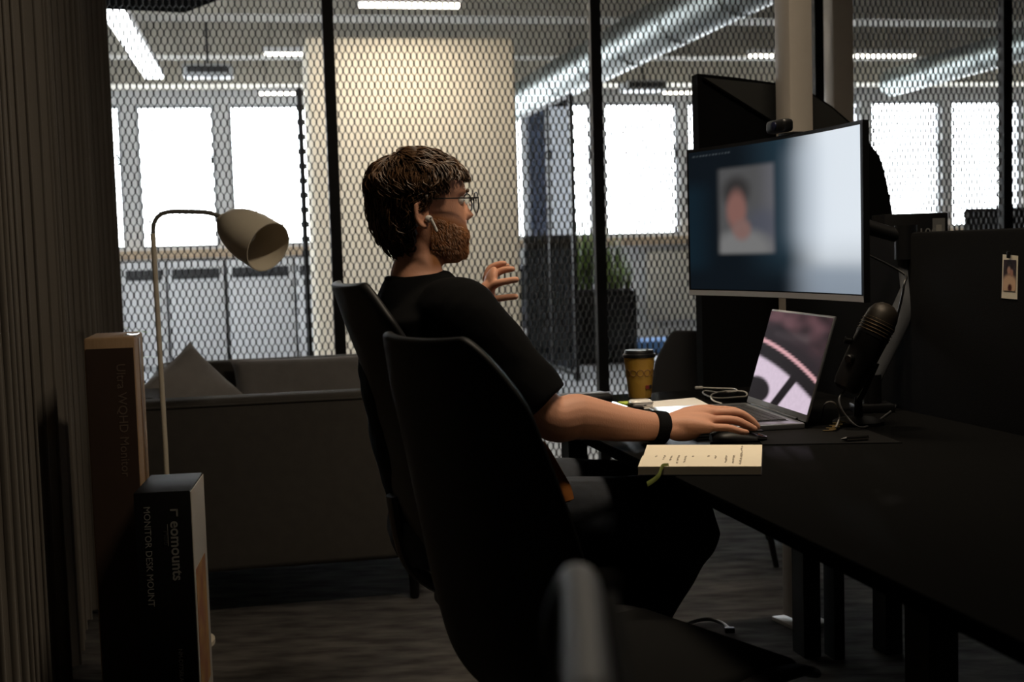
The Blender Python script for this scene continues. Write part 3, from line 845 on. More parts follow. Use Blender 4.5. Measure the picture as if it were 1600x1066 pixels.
# service poles
def square_pole(name, label, c, wv, ang, m, hh=H_NEAR):
    t = thing(name, label, 'pole', (c.x, c.y, 0), ang)
    part('shaft', MB().rbox((0, 0, hh / 2 + .01), (wv, wv, hh - .02), 0.006), m, t)
    part('base_plate', MB().rbox((0, 0, 0.006), (wv * 1.6, wv * 1.6, 0.012), 0.003), m, t)
    part('ceiling_collar', MB().rbox((0, 0, hh - .02), (wv * 1.4, wv * 1.4, 0.035), 0.004), m, t)
    return t
m_pole = mat('putty_paint', (0.50, 0.45, 0.39), 0.35, noise=0.03)
square_pole('service_pole', 'putty-grey square service pole rising behind the monitor', P(1240, 100, 3.66), 0.078, DA + math.radians(8), m_pole)
square_pole('column', 'putty-grey square column behind the acoustic screen', P(1310, 80, 5.45), 0.095, PHI, m_pole)

# ------------------------------------------------------------------ monitor
MA = Vector((0.489, 3.24, 0)); MBp = Vector((0.751, 2.57, 0))
md = (MBp - MA); MW = md.length; md.normalize(); mn = Vector((md.y, -md.x, 0))
if mn.x > 0: mn = -mn
Z0, Z1 = 1.016, 1.371
mc = (MA + MBp) / 2
t = thing('monitor', 'large curved monitor showing a video call, turned to the man', 'monitor', (mc.x, mc.y, HD))
def mpt(x, z, off=0.0):
    sag = 0.030 * (1 - (2 * x - 1) ** 2)
    return MA + md * (MW * x) + mn * (off - sag + .03) + Vector((0, 0, Z0 + (Z1 - Z0) * z))
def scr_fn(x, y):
    # teal desktop, white glare painted in at the right, blurred caller tile
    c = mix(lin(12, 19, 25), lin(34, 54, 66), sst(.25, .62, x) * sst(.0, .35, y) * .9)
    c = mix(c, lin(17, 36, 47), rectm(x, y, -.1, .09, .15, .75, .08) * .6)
    glare_x = sst(.54, .82, x)
    glare_y = .42 + .58 * sst(-.05, .42, y)
    c = mix(c, lin(222, 230, 238), glare_x * glare_y)
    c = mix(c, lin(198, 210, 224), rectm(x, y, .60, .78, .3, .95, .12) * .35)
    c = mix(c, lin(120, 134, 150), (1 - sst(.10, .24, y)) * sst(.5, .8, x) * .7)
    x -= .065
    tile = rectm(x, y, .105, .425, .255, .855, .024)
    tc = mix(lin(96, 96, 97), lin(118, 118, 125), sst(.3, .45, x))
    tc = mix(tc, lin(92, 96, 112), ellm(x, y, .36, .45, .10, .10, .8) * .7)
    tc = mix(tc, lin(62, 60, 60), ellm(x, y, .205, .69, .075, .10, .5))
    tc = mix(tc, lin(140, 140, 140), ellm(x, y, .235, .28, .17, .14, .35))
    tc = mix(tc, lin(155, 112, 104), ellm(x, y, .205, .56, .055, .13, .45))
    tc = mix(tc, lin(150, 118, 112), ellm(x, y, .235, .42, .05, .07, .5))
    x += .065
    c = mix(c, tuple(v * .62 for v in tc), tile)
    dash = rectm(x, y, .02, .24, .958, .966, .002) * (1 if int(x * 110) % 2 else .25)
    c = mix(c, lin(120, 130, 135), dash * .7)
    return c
nx = 16
rings = []
fb = MB()
for (off, zz0, zz1) in ((0, 0, 1),):
    front = [[mpt(i / nx, z, 0.0) for i in range(nx + 1)] for z in (-.035, 1.012)]
    back = [[mpt(i / nx, z, -0.015) for i in range(nx + 1)] for z in (-.035, 1.012)]
    ring = lambda i: [front[0][i], front[1][i], back[1][i], back[0][i]]
    fb.loft([ring(i) for i in range(nx + 1)])
part('casing', fb, m_black, t, world=True)
mb = MB(); mb.loft([[mpt(i / nx, -.032, .0012) for i in range(nx + 1)], [mpt(i / nx, .004, .0022) for i in range(nx + 1)]], closed=False)
part('chin', mb, mat('brushed_silver', (.62, .65, .70), .45, metal=.0), t, world=True)
# picture (a fine grid so image and painted glare lie flat on the curved panel)
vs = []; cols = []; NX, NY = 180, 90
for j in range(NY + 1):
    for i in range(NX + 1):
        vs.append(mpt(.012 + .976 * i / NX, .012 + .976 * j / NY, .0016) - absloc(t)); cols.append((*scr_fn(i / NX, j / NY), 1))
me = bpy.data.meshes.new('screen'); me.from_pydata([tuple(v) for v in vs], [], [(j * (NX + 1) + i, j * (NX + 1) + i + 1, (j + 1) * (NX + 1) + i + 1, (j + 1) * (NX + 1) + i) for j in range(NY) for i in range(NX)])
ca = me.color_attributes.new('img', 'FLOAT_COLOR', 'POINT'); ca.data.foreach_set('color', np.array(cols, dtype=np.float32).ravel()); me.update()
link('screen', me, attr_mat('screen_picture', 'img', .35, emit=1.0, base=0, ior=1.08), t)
bk = mc - mn * .05
arm_base = D(.70, .12, HD)
part('mount_plate', MB().rbox((bk.x, bk.y, 1.19), (.12, .02, .12), .004, 2, (md, mn, Vector((0, 0, 1)))), m_black, t, world=True)
m_alu = mat('dark_aluminium', (.20, .21, .23), .35, metal=.6)
a0 = Vector((bk.x, bk.y, 1.19)) - mn * .02
el = P(1415, 372, 2.95)
part('upper_arm', MB().tube([a0, a0 - mn * .08, el], [.016, .020, .016], 12), m_black, t, world=True)
el2 = P(1417, 470, 2.92)
part('joint', MB().tube([el + Vector((0, 0, .03)), el - Vector((0, 0, .05))], .026, 16), m_black, t, world=True)
st = P(1352, 640, 2.96); stz = Vector((st.x, st.y, HD))
lowa = [el - Vector((0, 0, .04)), P(1425, 455, 2.94), P(1362, 590, 2.92)]
mb = MB(); mb.tube(lowa, [.020, .028, .024], 12, flat=.35, ref=(1, 0, .5)); part('lower_arm', mb, m_alu, t, world=True)
part('arm_post', MB().tube([Vector((P(1362, 590, 2.92).x, 2.92, HD)), P(1362, 585, 2.92)], .022, 14), m_black, t, world=True)
part('clamp', MB().rbox(Vector((P(1362, 590, 2.92).x, 2.92, HD + .01)), (.09, .07, .02), .004), m_black, t, world=True)
part('cable', MB().tube(spline([a0 - Vector((0, 0, .02)), P(1400, 420, 2.9), P(1412, 448, 2.86), P(1395, 520, 2.88)], 6), .003, 6), m_black, t, world=True)

# webcam on the monitor
wc = mpt(.52, 1.012, -.01)
t = thing('webcam', 'small black webcam clipped on the monitor top', 'webcam', wc)
axm = (md, mn, Vector((0, 0, 1)))
part('body', MB().rbox(wc + Vector((0, 0, .022)) + mn * .008, (.075, .03, .030), .009, 3, axm), m_black, t, world=True)
part('lens', MB().lathe([(.010, 0), (.010, .004), (.004, .005)], wc + Vector((0, 0, .022)) + mn * .022, mn, 16), mat('lens_glass', (.01, .012, .03), .08), t, world=True)
part('clip', MB().rbox(wc + Vector((0, 0, .002)) - mn * .012 + md * .03, (.06, .05, .006), .002, 2, axm), m_black, t, world=True)
part('clip_leg', MB().rbox(wc - Vector((0, 0, .02)) - mn * .028, (.03, .006, .05), .002, 2, axm), m_black, t, world=True)

# ------------------------------------------------------------------ laptop
LB = Vector((.567, 3.035, HD)); LN = Vector((.623, 2.66, HD))
ld = (LN - LB); LW = ld.length; ld.normalize(); ln_ = Vector((ld.y, -ld.x, 0))
if ln_.x > 0: ln_ = -ln_
t = thing('laptop', 'open silver laptop with a pink and black wallpaper', 'laptop', ((LB + LN) / 2))
m_silver = mat('silver_aluminium', (.40, .41, .43), .28, metal=.85, noise=.02)
zl = Vector((0, 0, 1)); axl = (ld, ln_, zl)
LDp = .245
cb = (LB + LN) / 2 + ln_ * (LDp / 2)
part('base', MB().rbox(cb + zl * .008, (LW, LDp, .015), .004, 3, axl), m_silver, t, world=True)
kb = part('keyboard_well', MB().rbox((LB + LN) / 2 + ln_ * .075 + zl * .0155, (LW * .80, .105, .001), .0004, 1, axl), m_black, t, world=True)
me_key = MB().rbox((0, 0, 0), (.0165, .0155, .002), .0006, 1, axl).mesh('key'); me_key.materials.append(mat('black_key', (.012, .012, .013), .5))
for r in range(6):
    for k in range(14):
        o = bpy.data.objects.new('key', me_key); COL.objects.link(o); o.parent = kb
        o.location = (LB + LN) / 2 + ln_ * (.030 + r * .018) + ld * ((k - 6.5) * .0196) + zl * .017 - absloc(kb)
part('trackpad', MB().rbox((LB + LN) / 2 + ln_ * .185 + zl * .0156, (.14, .09, .0008), .0003, 1, axl), mat('trackpad', (.33, .34, .36), .22, metal=.7), t, world=True)
beta = math.radians(17)
up = (zl * math.cos(beta) - ln_ * math.sin(beta)).normalized(); fn = ld.cross(up).normalized()
if fn.dot(ln_) < 0: fn = -fn
hg = (LB + LN) / 2 + zl * .016
LH = .236
lid = part('lid', MB().rbox(hg + up * (LH / 2) - fn * .003, (LW, LH, .006), .0025, 2, (ld, up, fn)), m_silver, t, world=True)
part('hinge', MB().tube([hg - ld * (LW * .38), hg + ld * (LW * .38)], .005, 10), m_black, t, world=True)
def lap_fn(x, y):
    nz = lambda a, b: mnoise.noise(Vector((a, b, 3.1)))
    cv = .66 - .16 * x - .15 * x * x                       # pink ribbon
    c = lin(24, 16, 20)
    c = mix(c, lin(104, 72, 78), max(0, min(1, .5 + 1.1 * nz(x * 4, y * 7))) * sst(cv + .08, cv + .30, y) * .9)
    c = mix(c, lin(92, 82, 84), rectm(x, y, .15, .75, .70, .78, .06) * .5 * sst(cv + .05, cv + .15, y))
    c = mix(c, lin(44, 32, 38), (1 - sst(.10, .16, abs(y - cv - .09))) * .6)
    c = mix(c, lin(226, 172, 178), (1 - sst(.010, .034, abs(y - cv))))
    wht = (1 - sst(-.02, .03, y - (cv - .19))) * (.92 + .08 * nz(x * 30, y * 30))
    stem = 1 - sst(.05, .085, abs(x - (.47 + .62 * y)))
    wht *= 1 - stem
    wht *= 1 - ellm(x, y, .10, .10, .24, .15, .12)
    c = mix(c, lin(230, 210, 228), max(0, wht))
    return c
o0 = hg - ld * (LW / 2 * .985) + up * (.016) + fn * .0006
image_grid('screen', o0, ld * (LW * .985), up * (LH - .021), lap_fn, 70, 50, attr_mat('laptop_picture', 'img', .3, emit=.9, base=0, ior=1.04), t, absloc(t))

# ------------------------------------------------------------------ microphone on a small stand
t = thing('microphone', 'black studio microphone with mesh grille leaning beside the laptop', 'microphone', (0, 0, 0))
ma = P(1322, 606, 2.66); mb_ = P(1385, 482, 2.66)
axm2 = (mb_ - ma).normalized(); Lm = (mb_ - ma).length
mbase = Vector((P(1345, 640, 2.70).x, 2.72, HD)); t.location = mbase
part('body', MB().lathe([(.018, -.006), (.027, 0), (.031, .012), (.034, Lm * .35), (.035, Lm * .66)], ma, axm2, 28), m_black, t, world=True)
part('grille', MB().lathe([(.0345, Lm * .67), (.0355, Lm * .80), (.033, Lm * .92), (.026, Lm * 1.00), (.014, Lm * 1.045), (.002, Lm * 1.055)], ma, axm2, 28), mat('grille_gauze', (.030, .024, .018), .5, metal=.5), t, world=True)
for k in range(9):
    h = Lm * (.69 + .038 * k); r_ = .0362 if k < 4 else .0362 - .0022 * (k - 3) ** 1.35
    xx, yy, _ = frame_to(axm2)
    mbk = MB(); mbk.tube([ma + axm2 * h + xx * (r_ * math.cos(a)) + yy * (r_ * math.sin(a)) for a in [2 * math.pi * i / 24 for i in range(25)]], .0010, 5)
    part('grille_wire', mbk, mat('brass_wire', (.26, .20, .13), .4, metal=.8), t, world=True)
part('ring', MB().lathe([(.0362, Lm * .645), (.0362, Lm * .672)], ma, axm2, 28), m_blackmetal, t, world=True)
kn = ma + axm2 * (Lm * .38)
part('knob', MB().lathe([(.010, .034), (.010, .044), (.008, .046)], kn, (-.8, -.6, 0), 18), m_black, t, world=True)
part('knob', MB().lathe([(.008, .034), (.008, .048), (.006, .050)], kn + axm2 * .03, (-.98, .2, .25), 18), m_black, t, world=True)
part('yoke', MB().tube(spline([ma + axm2 * (Lm * .30) + Vector((.04, 0, 0)), ma + Vector((.045, .02, -.01)), mbase + Vector((0, 0, .05))], 5), .006, 8), m_black, t, world=True)
part('stand_base', MB().lathe([(.055, 0), (.055, .008), (.04, .014), (.010, .018), (.008, .06)], mbase, (0, 0, 1), 28), m_black, t, world=True)
part('cable', MB().tube(spline([ma - axm2 * .005, P(1311, 625, 2.64), P(1322, 650, 2.63), PH(1350, 668, HD + .004), PH(1395, 640, HD + .004), PH(1400, 625, HD + .004)], 6), .0022, 6), mat('grey_cable', (.06, .06, .062), .4), t, world=True)

# ------------------------------------------------------------------ notebook
hn = HD + .0150
c4 = [PH(997, 730, hn), PH(1189.5, 729.5, hn), PH(1190.8, 692.7, hn - .002), PH(1011, 693, hn - .002)]
cn = sum(c4, Vector()) / 4
t = thing('notebook', 'open cream notebook with handwriting and a green ribbon on the desk', 'notebook', (cn.x, cn.y, HD))
m_page = mat('cream_paper', (.78, .70, .55), .8, noise=.02)
m_pageedge = mat('page_edges', (.62, .53, .40), .85, noise=.25, nscale=400, stretch=(.02, .02, 1))
def npt(x, y, h):          # x along, y from near (0) to far (1)
    a = c4[0].lerp(c4[1], x); b = c4[3].lerp(c4[2], x); p = a.lerp(b, y); return Vector((p.x, p.y, h))
for k, (y0, y1, th, nm) in enumerate(((0.0, .50, .0135, 'page_block'), (.50, 1.0, .0085, 'page_block'))):
    prof = []
    n = 8
    for i in range(n + 1):
        y = y0 + (y1 - y0) * i / n
        g = abs(y - .5) * 2
        top_ = HD + .0015 + th * (0.72 + .28 * math.sin(min(g * 2.4, 1.57))) + (.0008 if k == 0 else 0)
        prof.append((y, top_))
    mb = MB(); rings = []
    for (y, z) in prof: rings.append([npt(0.0 + (.0 if k == 0 else .004), y, HD + .0015), npt(0, y, z), npt(.25, y, z - .0004 * math.sin(3)), npt(.5, y, z), npt(.75, y, z), npt(1, y, z), npt(1, y, HD + .0015)])
    mb.loft(rings)
    part(nm, mb, m_page, t, world=True)
mb = MB(); mb.prism([npt(-.004, -.015, HD), npt(1.004, -.015, HD), npt(1.004, 1.015, HD), npt(-.004, 1.015, HD)], (0, 0, .0015))
part('cover', mb, m_black, t, world=True, smooth=False)
m_ink = mat('grey_ink', (.36, .31, .26), .8)
def ntop(y):
    k = 0 if y < .5 else 1; th = .0135 if k == 0 else .0085
    g = abs(y - .5) * 2
    return HD + .0015 + th * (0.72 + .28 * math.sin(min(g * 2.4, 1.57))) + (.0008 if k == 0 else 0) + .0005
rs = random.Random(3)
lines = [(.83, .06, .92), (.77, .10, .48), (.71, .14, .50), (.62, .30, .46), (.56, .40, .47), (.43, .40, .47), (.37, .12, .46), (.31, .10, .47), (.25, .22, .45), (.19, .26, .44), (.12, .40, .46)]
for (x, ya, yb) in lines:
    mb = MB(); y = ya; nseg = 0
    while y < yb:
        ln2 = rs.uniform(.03, .10); pts = []
        m_ = max(4, int(ln2 / .006))
        for i in range(m_ + 1):
            yy = y + ln2 * i / m_
            pts.append(npt(x + rs.uniform(-.010, .010), min(yy, .985), ntop(min(yy, .985))))
        mb.tube(pts, .00042, 3); y += ln2 + rs.uniform(.012, .03)
    part('handwriting', mb, m_ink, t, world=True)
m_rib = mat('olive_ribbon', (.16, .19, .04), .6)
rp = [npt(.25, .02, HD + .0165), npt(.20, -.012, HD + .0162), PH(1030, 742, HD + .009), PH(1022, 750, HD + .0035), PH(1011, 757, HD + .002)]
mb = MB(); mb.tube(spline(rp, 5), .0042, 6, flat=.12, ref=(1, .3, 0)); part('ribbon', mb, m_rib, t, world=True)

# ------------------------------------------------------------------ coffee cup
cc = PH(1000, 621, HD); cc.z = HD
t = thing('coffee_cup', 'mustard paper coffee cup with black lid on the desk', 'cup', cc)
m_cup = mat('mustard_paper', (.42, .235, .03), .6, noise=.06, nscale=30, bump=.08, bscale=300)
part('sleeve', MB().lathe([(.0285, 0), (.030, .001), (.0405, .104), (.0415, .112)], seg=36), m_cup, t)
lid_ = part('lid', MB().lathe([(.043, .108), (.0445, .112), (.0435, .117), (.040, .119), (.0385, .126), (.037, .128), (.033, .1275), (.001, .126)], seg=36), m_black, t)
part('sip_hole', MB().rbox((.022, 0, .1285), (.006, .014, .002), .0008), m_slot, t)
m_cp = mat('brown_cup_print', (.16, .075, .02), .7)
def cup_ring(ang, h, r_out, nm='printed_ring'):
    mbk = MB(); rr_ = .0285 + (h / .11) * .0125 + .0006
    pts = []
    for i in range(21):
        a = 2 * math.pi * i / 20; hh = h + r_out * math.sin(a); aa = ang + r_out * math.cos(a) / rr_
        rq = .0285 + (hh / .11) * .0125 + .0007
        pts.append(Vector((rq * math.cos(aa), rq * math.sin(aa), hh)))
    mbk.tube(pts, .0012, 5); part(nm, mbk, m_cp, t)
va = math.atan2(-cc.y, -cc.x)
for da in (-1.25, -.73, -.21, .31, .83): cup_ring(va + da + .28, .068, .0085)
ta = va + .62
mbk = MB(); rq = .0355
part('label_print', MB().rbox((.0345 * math.cos(ta), .0345 * math.sin(ta), .030), (.0012, .012, .010), .0003, 1, (Vector((math.cos(ta), math.sin(ta), .1)).normalized(), Vector((-math.sin(ta), math.cos(ta), 0)), Vector((0, 0, 1)))), mat('red_print', (.16, .015, .012), .6), t)
ta2 = ta + .33
part('label_print', MB().rbox((.0345 * math.cos(ta2), .0345 * math.sin(ta2), .030), (.0012, .010, .010), .0003, 1, (Vector((math.cos(ta2), math.sin(ta2), .1)).normalized(), Vector((-math.sin(ta2), math.cos(ta2), 0)), Vector((0, 0, 1)))), mat('dark_print', (.015, .014, .014), .6), t)

# ------------------------------------------------------------------ small things on the desk
c = PH(1001, 637, HD)
t = thing('earbud_case', 'small white earbud case in front of the coffee cup', 'earbud case', (c.x, c.y, HD), DA - .1)
m_gloss = mat('glossy_white_plastic', (.75, .72, .68), .15, coat=.3)
part('shell', MB().rbox((0, 0, .0105), (.058, .046, .021), .0102, 4), m_gloss, t)
part('seam', MB().rbox((0, 0, .0145), (.0583, .0463, .0005), .0002, 1), m_slot, t)
part('port', MB().rbox((.006, -.0231, .008), (.007, .001, .003), .0004, 1), m_slot, t)
q = [PH(1006, 638, HD + .002), PH(1112, 634, HD + .002), PH(1085, 621, HD + .002), PH(1018, 627, HD + .002)]
solo('paper_sheet', MB().prism([Vector((p.x, p.y, HD)) for p in q], (0, 0, .0015)), mat('white_paper', (.78, .75, .70), .7), 'white sheet of paper lying behind the laptop', 'paper', smooth=False)
c = PH(986, 634, HD)
t = thing('sticky_notes', 'lime green sticky-note pad left of the earbud case', 'sticky notes', (c.x, c.y, HD), .3)
for k in range(4):
    part('note', MB().box((.001 * k, -.0008 * k, .0012 + .0024 * k), (.06, .05, .0022)), mat('lime_paper', (.42, .55, .03), .6), t, smooth=False)
c = PH(950, 640, HD)
t = thing('phone', 'black phone leaning on the desk behind the forearm', 'phone', (c.x, c.y, HD), .25)
part('slab', MB().rbox((0, 0, .006), (.075, .15, .010), .004, 3), m_black, t)
part('glass', MB().rbox((0, 0, .0112), (.070, .144, .0008), .0003, 1), mat('phone_glass', (.006, .006, .007), .06), t)
c = PH(915, 630, HD)
t = thing('pouch', 'black zip pouch on the desk behind the forearm', 'pouch', (c.x, c.y, HD), .3)
part('body', MB().rbox((0, 0, .013), (.13, .08, .026), .012, 4), m_black, t)
part('zip', MB().tube([(-.055, -.012, .0262), (.055, -.012, .0262)], .0018, 6), m_silver, t)
part('zip_pull', MB().rbox((.058, -.014, .027), (.012, .005, .002), .0008), m_silver, t)
# white cable bundle
t = thing('cable_bundle', 'coiled white charging cable beside the laptop hinge', 'cable', PH(1130, 620, HD))
m_wc = mat('white_cable', (.55, .53, .50), .4)
pts = [PH(x, y, HD + z) for x, y, z in ((1090, 606, .004), (1120, 607, .006), (1147, 608, .008), (1149, 612, .01), (1120, 613, .012), (1101, 611, .010), (1100, 616, .008), (1118, 622, .004), (1150, 621, .006), (1166, 619, .008), (1162, 612, .008), (1130, 612, .014), (1112, 617, .010), (1114, 626, .005), (1128, 631, .003))]
part('cord', MB().tube(spline(pts, 8), .0022, 8), m_wc, t, world=True)
c = PH(1092, 606, HD + .006)
part('plug', MB().rbox(c, (.022, .010, .008), .002), m_wc, t, world=True)
# silver pen and desk mat
a = PH(1322, 686, HD + .0075); b = PH(1356, 684, HD + .0075)
t = thing('pen', 'short silver pen catching the light right of the laptop', 'pen', ((a + b) / 2 - Vector((0, 0, .0055))))
part('barrel', MB().tube([a, b], .0050, 14), mat('polished_steel', (.8, .75, .72), .12, metal=1), t, world=True)
part('tip', MB().tube([a, a - (b - a) * .25], [.0045, .0010], 12), m_black, t, world=True)
q = [PH(1192, 696, HD), PH(1410, 693, HD), PH(1330, 664, HD), PH(1165, 672, HD)]
solo('desk_mat', MB().prism(q, (0, 0, .002)), mat('black_desk_mat', (.012, .011, .011), .7), 'thin black desk mat right of the mouse', 'desk mat', smooth=False)
t = thing('key_bunch', 'little bunch of brass keys on a cord right of the laptop', 'keys', PH(1308, 668, HD))
m_brass = mat('brass', (.45, .34, .17), .3, metal=.9)
for k in range(4):
    c = PH(1301 + 5 * k, 672 - 4 * k, HD + .004 + .003 * k)
    mbk = MB().lathe([(.008, 0), (.008, .002)], c, (0.1 * k, .2, 1), 14); mbk.rbox(c + Vector((-.012, -.006, 0)), (.02, .006, .002), .0006)
    part('key', mbk, m_brass, t, world=True)
part('cord', MB().tube(spline([PH(1306, 668, HD + .012), P(1312, 650, 2.68), P(1306, 632, 2.68), P(1296, 628, 2.69), P(1288, 634, 2.70), PH(1284, 655, HD + .003)], 6), .0018, 6), mat('grey_cord', (.2, .19, .18), .5), t, world=True)
# box on the desk behind the divider
c = PP(1432, 345, D(DW + .28, .3, 0), -BX)
c = P(1432, 345, 3.25); a = P(1382, 335, 3.25); b = P(1481, 335, 3.25)
t = thing('product_box', 'black product box with pale lettering standing behind the divider', 'box', (c.x, c.y, 0), 0)
LBX = (b - a).length; hb_ = a.z
t.location = (c.x, c.y, HD)
part('carton', MB().rbox((0, .06, (hb_ - HD) / 2), (LBX, .12, hb_ - HD), .003), m_kblack, t)
part('side_label', MB().box((LBX * .35, -.001, hb_ - HD - .045), (.032, .001, .062)), mat('grey_label', (.10, .10, .10), .5), t, smooth=False)
part('label_mark', MB().box((LBX * .35, -.002, hb_ - HD - .040), (.014, .001, .018)), m_let2, t, smooth=False)
text_mesh('CS1000', .034, mat('dim_white_print', (.12, .12, .12), .6), t, basis(Vector((1, 0, 0)), Vector((0, 0, 1)), Vector((0, -1, 0)), Vector((-LBX * .22, -.0012, hb_ - HD - .062))))
t2 = thing('opposite_desk', 'black desk on the other side of the divider', 'desk', D(DW + .07, sm, 0), DA)
part('desktop', MB().rbox((.41, 0, HD - .0125), (.80, sl, .025), .003), m_desk, t2)
for sy in (-1, 1):
    for tx in (.12, .70): part('leg', MB().box((tx, sy * sl * .42, (HD - .025) / 2), (.05, .07, HD - .025)), m_blackmetal, t2, smooth=False)

# ================================================================== CHAIRS
m_shell = mat('black_shell_plastic', (0.004, 0.004, 0.0045), 0.5, spec=0.22)
m_seatfab = mat('black_seat_fabric', (0.005, 0.005, 0.005), 0.95, spec=.1)
def shell_mesh(prof, widths, curl, thick=.016, ns=16, npf=6):
    """chair shell: side profile (forward, up), half widths and how far the sides wrap forward"""
    pr = spline([Vector((x, 0, z)) for x, z in prof], npf); wd = lerp_list(widths, npf); cu = lerp_list(curl, npf)
    rows = []
    for i, p in enumerate(pr):
        d = (pr[min(i + 1, len(pr) - 1)] - pr[max(i - 1, 0)]).normalized()
        nrm = Vector((d.z, 0, -d.x))
        if i < 3 and nrm.z < 0: pass
        rows.append([p + Vector((0, wd[i] * q, 0)) + nrm * (cu[i] * abs(q) ** 2.2) for q in [-1 + 2 * k / ns for k in range(ns + 1)]])
    mb = MB(); mb.loft(rows, closed=False, cap=False)
    me = mb.mesh('shell', fix=False)
    return baked(me, [('SOLIDIFY', dict(thickness=thick, offset=0)), ('SUBSURF', dict(levels=1, render_levels=1))])
def star_base(t, h_seat, r=.30, n=5, m=m_black, rot=.3):
    part('gas_lift', MB().lathe([(.028, .09), (.028, .24), (.018, .24), (.018, h_seat)], seg=16), m_blackmetal, t)
    for k in range(n):
        a = rot + 2 * math.pi * k / n; c, s_ = math.cos(a), math.sin(a)
        part('base_arm', MB().tube([(0.02 * c, .02 * s_, .115), (r * .5 * c, r * .5 * s_, .10), (r * c, r * s_, .075)], [.026, .022, .017], 10), m, t)
        part('caster', MB().lathe([(.026, -.022), (.030, -.018), (.030, .018), (.026, .022)], (r * c, r * s_, .0305), (-s_, c, 0), 18), m_blackmetal, t)
        part('caster_fork', MB().tube([(r * c, r * s_, .05), (r * c, r * s_, .085)], .009, 8), m_blackmetal, t)

# the man's task chair
BODY_YAW = math.radians(17)
seat_c = Vector((-0.030, 2.60, 0))
t = thing('office_chair', 'black task chair the man sits in, high back behind his shoulders', 'chair', seat_c, BODY_YAW)
part('seat', MB().rbox((0.09, 0, .455), (.44, .48, .065), .03, 4), m_seatfab, t)
prof = [(-.17, .52), (-.215, .62), (-.235, .74), (-.262, .88), (-.300, 1.00), (-.322, 1.075)]
me = shell_mesh(prof, [.20, .235, .245, .245, .225, .16], [.02, .06, .075, .06, .035, .015], .022)
o = link('backrest', me, m_shell, t)
part('back_spine', MB().tube(spline([(.0, 0, .415), (-.12, 0, .43), (-.205, 0, .50), (-.232, 0, .64)], 5), [.026] * 16, 10, flat=.6, ref=(0, 1, 0)), m_black, t)
part('seat_plate', MB().rbox((0, 0, .395), (.26, .22, .035), .008), m_blackmetal, t)
part('lever', MB().tube([(-.02, -.10, .39), (-.03, -.27, .375)], .006, 8), m_black, t)
part('lever_knob', MB().rbox((-.03, -.285, .375), (.022, .045, .010), .004), m_black, t)
star_base(t, .38, .31)

# empty shell chair nearer to the camera
FY = math.radians(34)
t = thing('shell_chair', 'empty black shell chair in the foreground before the man', 'chair', Vector((0.125, 1.90, 0)), FY)
prof = [(.27, .455), (.20, .475), (.05, .455), (-.10, .452), (-.19, .49), (-.235, .60), (-.262, .76), (-.292, .92), (-.318, 1.015)]
me = shell_mesh(prof, [.20, .23, .240, .235, .225, .215, .205, .180, .105], [.01, .015, .03, .05, .08, .085, .065, .045, .02], .016)
link('shell', me, m_shell, t)
part('cushion', MB().rbox((.05, 0, .478), (.38, .38, .035), .016, 3), m_seatfab, t)
part('seat_plate', MB().rbox((0, 0, .415), (.22, .22, .03), .008), m_blackmetal, t)
star_base(t, .41, .30, rot=.9)

# chair beyond the desk end
c = P(1064, 560, 4.25)
t = thing('visitor_chair', 'dark grey rounded chair back beyond the desk end', 'chair', (P(1128, 560, 4.25).x, 4.55, 0), math.radians(82))
zt = P(1070, 519, 4.25).z
prof = [(.24, .44), (.10, .45), (-.10, .44), (-.19, .47), (-.22, .58), (-.24, .72), (-.25, zt)]
me = shell_mesh(prof, [.20, .22, .22, .215, .21, .19, .12], [.01, .02, .03, .05, .07, .06, .03], .02)
link('shell', me, mat('grey_shell', (.09, .09, .095), .5), t)
for sx in (-1, 1):
    for sy in (-1, 1): part('leg', MB().tube([(sx * .12, sy * .14, .44), (sx * .21, sy * .22, 0)], [.014, .010], 8), m_black, t)


# grey chair back right under the camera, only its rounded edge in view
c = P(905, 890, .60)
t = thing('grey_chair', 'pale grey chair edge, out of focus at the bottom of the picture', 'chair', (c.x + .16, c.y - .22, 0), 0)
gp = [P(905, 1210, .60), P(888, 1110, .60), P(877, 1020, .60), P(882, 960, .60), P(897, 920, .597), P(904, 913, .585), P(910, 945, .55), P(914, 1005, .50), P(922, 1160, .40), P(930, 1330, .33), P(930, 1700, .30)]
gp[0].z = .55; gp[-1].z = .55
part('back_frame', MB().tube(spline(gp, 6), .0098, 14), mat('pale_grey_plastic', (.036, .035, .032), .6), t, world=True)
part('back_mesh', MB().prism([gp[1] + Vector((.012, 0, 0)), gp[3] + Vector((.012, 0, 0)), gp[5] + Vector((.012, 0, -.004)), gp[7] + Vector((.012, 0, -.004)), gp[8] + Vector((.012, 0, 0)), gp[9] + Vector((.012, 0, -.05)), gp[10] + Vector((.012, 0, .1))], (.006, 0, 0)), m_seatfab, t, world=True, smooth=False)
part('seat', MB().rbox(c + Vector((.25, -.15, .44 - c.z)), (.40, .42, .05), .02, 3), m_seatfab, t, world=True)
part('back_bracket', MB().tube([c + Vector((.03, -.15, .55 - c.z)), c + Vector((.05, -.15, .46 - c.z)), c + Vector((.14, -.15, .41 - c.z))], .018, 8), m_black, t, world=True)
for k in range(4):
    a = .8 + k * math.pi / 2
    part('leg', MB().tube([c + Vector((.25 + .12 * math.cos(a), -.15 + .12 * math.sin(a), .42 - c.z)), c + Vector((.25 + .24 * math.cos(a), -.15 + .24 * math.sin(a), -c.z))], [.014, .010], 8), m_black, t, world=True)

